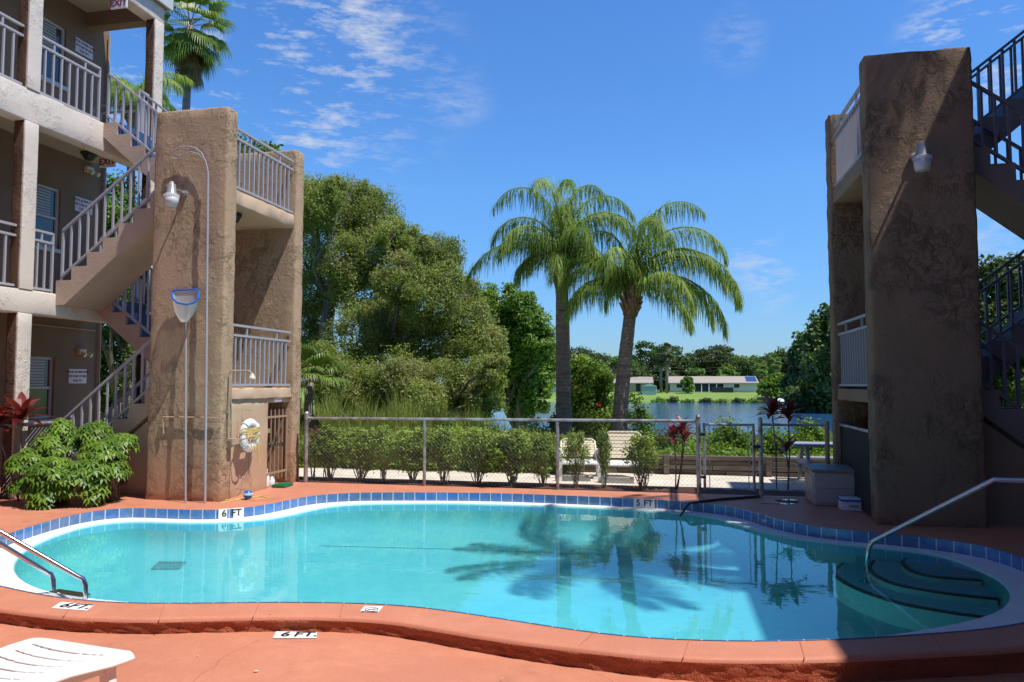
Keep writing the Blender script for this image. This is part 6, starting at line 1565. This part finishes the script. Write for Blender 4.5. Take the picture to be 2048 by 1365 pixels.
# dock with white post and boat
d0 = atz(1560, 800, LAKE + .5)
Yd = 128.0; pa = atY(1566, 798, Yd); pb_ = atY(1600, 798, Yd)
S = thing('boat_dock', 'dark wooden dock on the far right shore', 'dock', (pa.x, Yd, LAKE))
MB().box(pa.x, Yd, LAKE + .35, pb_.x, Yd + 9, LAKE + .55).build('deck_boards', 'wood', S)
for x in (pa.x + .2, (pa.x + pb_.x) / 2, pb_.x - .2): MB().box(x - .1, Yd + .1, LAKE - .8, x + .1, Yd + .3, LAKE + .35).build('piling', 'wood', S)
pw_ = atY(1587, 792, Yd + 4); S = thing('white_arbor', 'white post and bench frame at the dock across the lake', 'post', (pw_.x, Yd + 4, LAKE + .55))
zt_ = atY(1587, 768, Yd + 4).z
MB().box(pw_.x - .25, Yd + 4, LAKE + .55, pw_.x - .05, Yd + 4.2, zt_).build('post', 'white', S)
mb = MB(); zz_ = atY(1587, 789, Yd + 4).z; mb.box(pw_.x - 1.2, Yd + 3.9, zz_, pw_.x + 1.2, Yd + 4.3, zz_ + .15); mb.box(pw_.x - 1.1, Yd + 3.9, LAKE + .55, pw_.x - .95, Yd + 4, zz_); mb.box(pw_.x + .95, Yd + 3.9, LAKE + .55, pw_.x + 1.1, Yd + 4, zz_); mb.build('bench', 'white', S)
pw_ = atY(1568, 796, Yd + 2); S = thing('rowing_boat', 'overturned white rowing boat on the dock across the lake', 'boat', (pw_.x, Yd + 2, LAKE + .55))
mb = MB(); L_ = 1.6
for i in range(9):
    t_ = i / 8 * 2 - 1; w_ = .7 * (1 - t_ * t_) ** .6 + .02
    for k in range(7):
        a = math.pi * k / 6; mb.v.append((pw_.x + t_ * L_, Yd + 2 + math.cos(a) * w_, LAKE + .56 + math.sin(a) * w_ * .8))
for i in range(8):
    for k in range(6): mb.f.append((i * 7 + k, i * 7 + k + 1, (i + 1) * 7 + k + 1, (i + 1) * 7 + k))
mb.build('hull', 'white', S, smooth=True); mb = MB(); mb.box(pw_.x - L_ * .9, Yd + 1.98, LAKE + .56 + .50, pw_.x + L_ * .9, Yd + 2.02, LAKE + .56 + .58); mb.build('keel', 'white', S)
# utility pole with wires behind the far houses
pp = atY(1336, 700, 168); gp = gz(pp.x, 168)
S = thing('utility_pole', 'thin utility pole with wires near the tall shore palm', 'utility pole', (pp.x, 168, gp))
MB().beam((pp.x, 168, gp), (pp.x, 168, atY(1336, 715, 168).z), .3, n=8).build('pole', 'wood', S)
w_ = MB()
for py in (722, 735, 741): 
    z = atY(1336, py, 168).z; w_.tube([(pp.x, 168, z), (pp.x - 9, 168, z - .5), (pp.x - 18, 168, z - .1)], .03, 4); w_.tube([(pp.x, 168, z), (pp.x + 6, 168, z - .4), (pp.x + 12, 168, z)], .03, 4)
w_.build('wire', 'dark_metal', S)

# ------------------------------------------------------------------ litter: fallen leaves on the deck
for i, (px, py, z, lb) in enumerate([(512, 1343, -.102, 'pale fallen leaf on the lower terrace near the bottom edge'), (541, 1229, .003, 'small pale leaf on the near coping'), (1004, 1358, -.102, 'tiny fallen leaf on the lower terrace in the middle'), (395, 1313, -.102, 'tiny pale leaf on the lower terrace by the depth marker')]):
    p = atz(px, py, z); mb = MB(); s_ = .018 if i in (0,) else .010
    mb.add([p + Vector((-s_, -.003, .002)), p + Vector((0, -s_ * .5, .006)), p + Vector((s_, .002, .003)), p + Vector((0, s_ * .5, .005))], [(0, 1, 2, 3)])
    tag(mb.build('fallen_leaf', 'cream_plastic'), lb, 'leaf', 'fallen leaves')
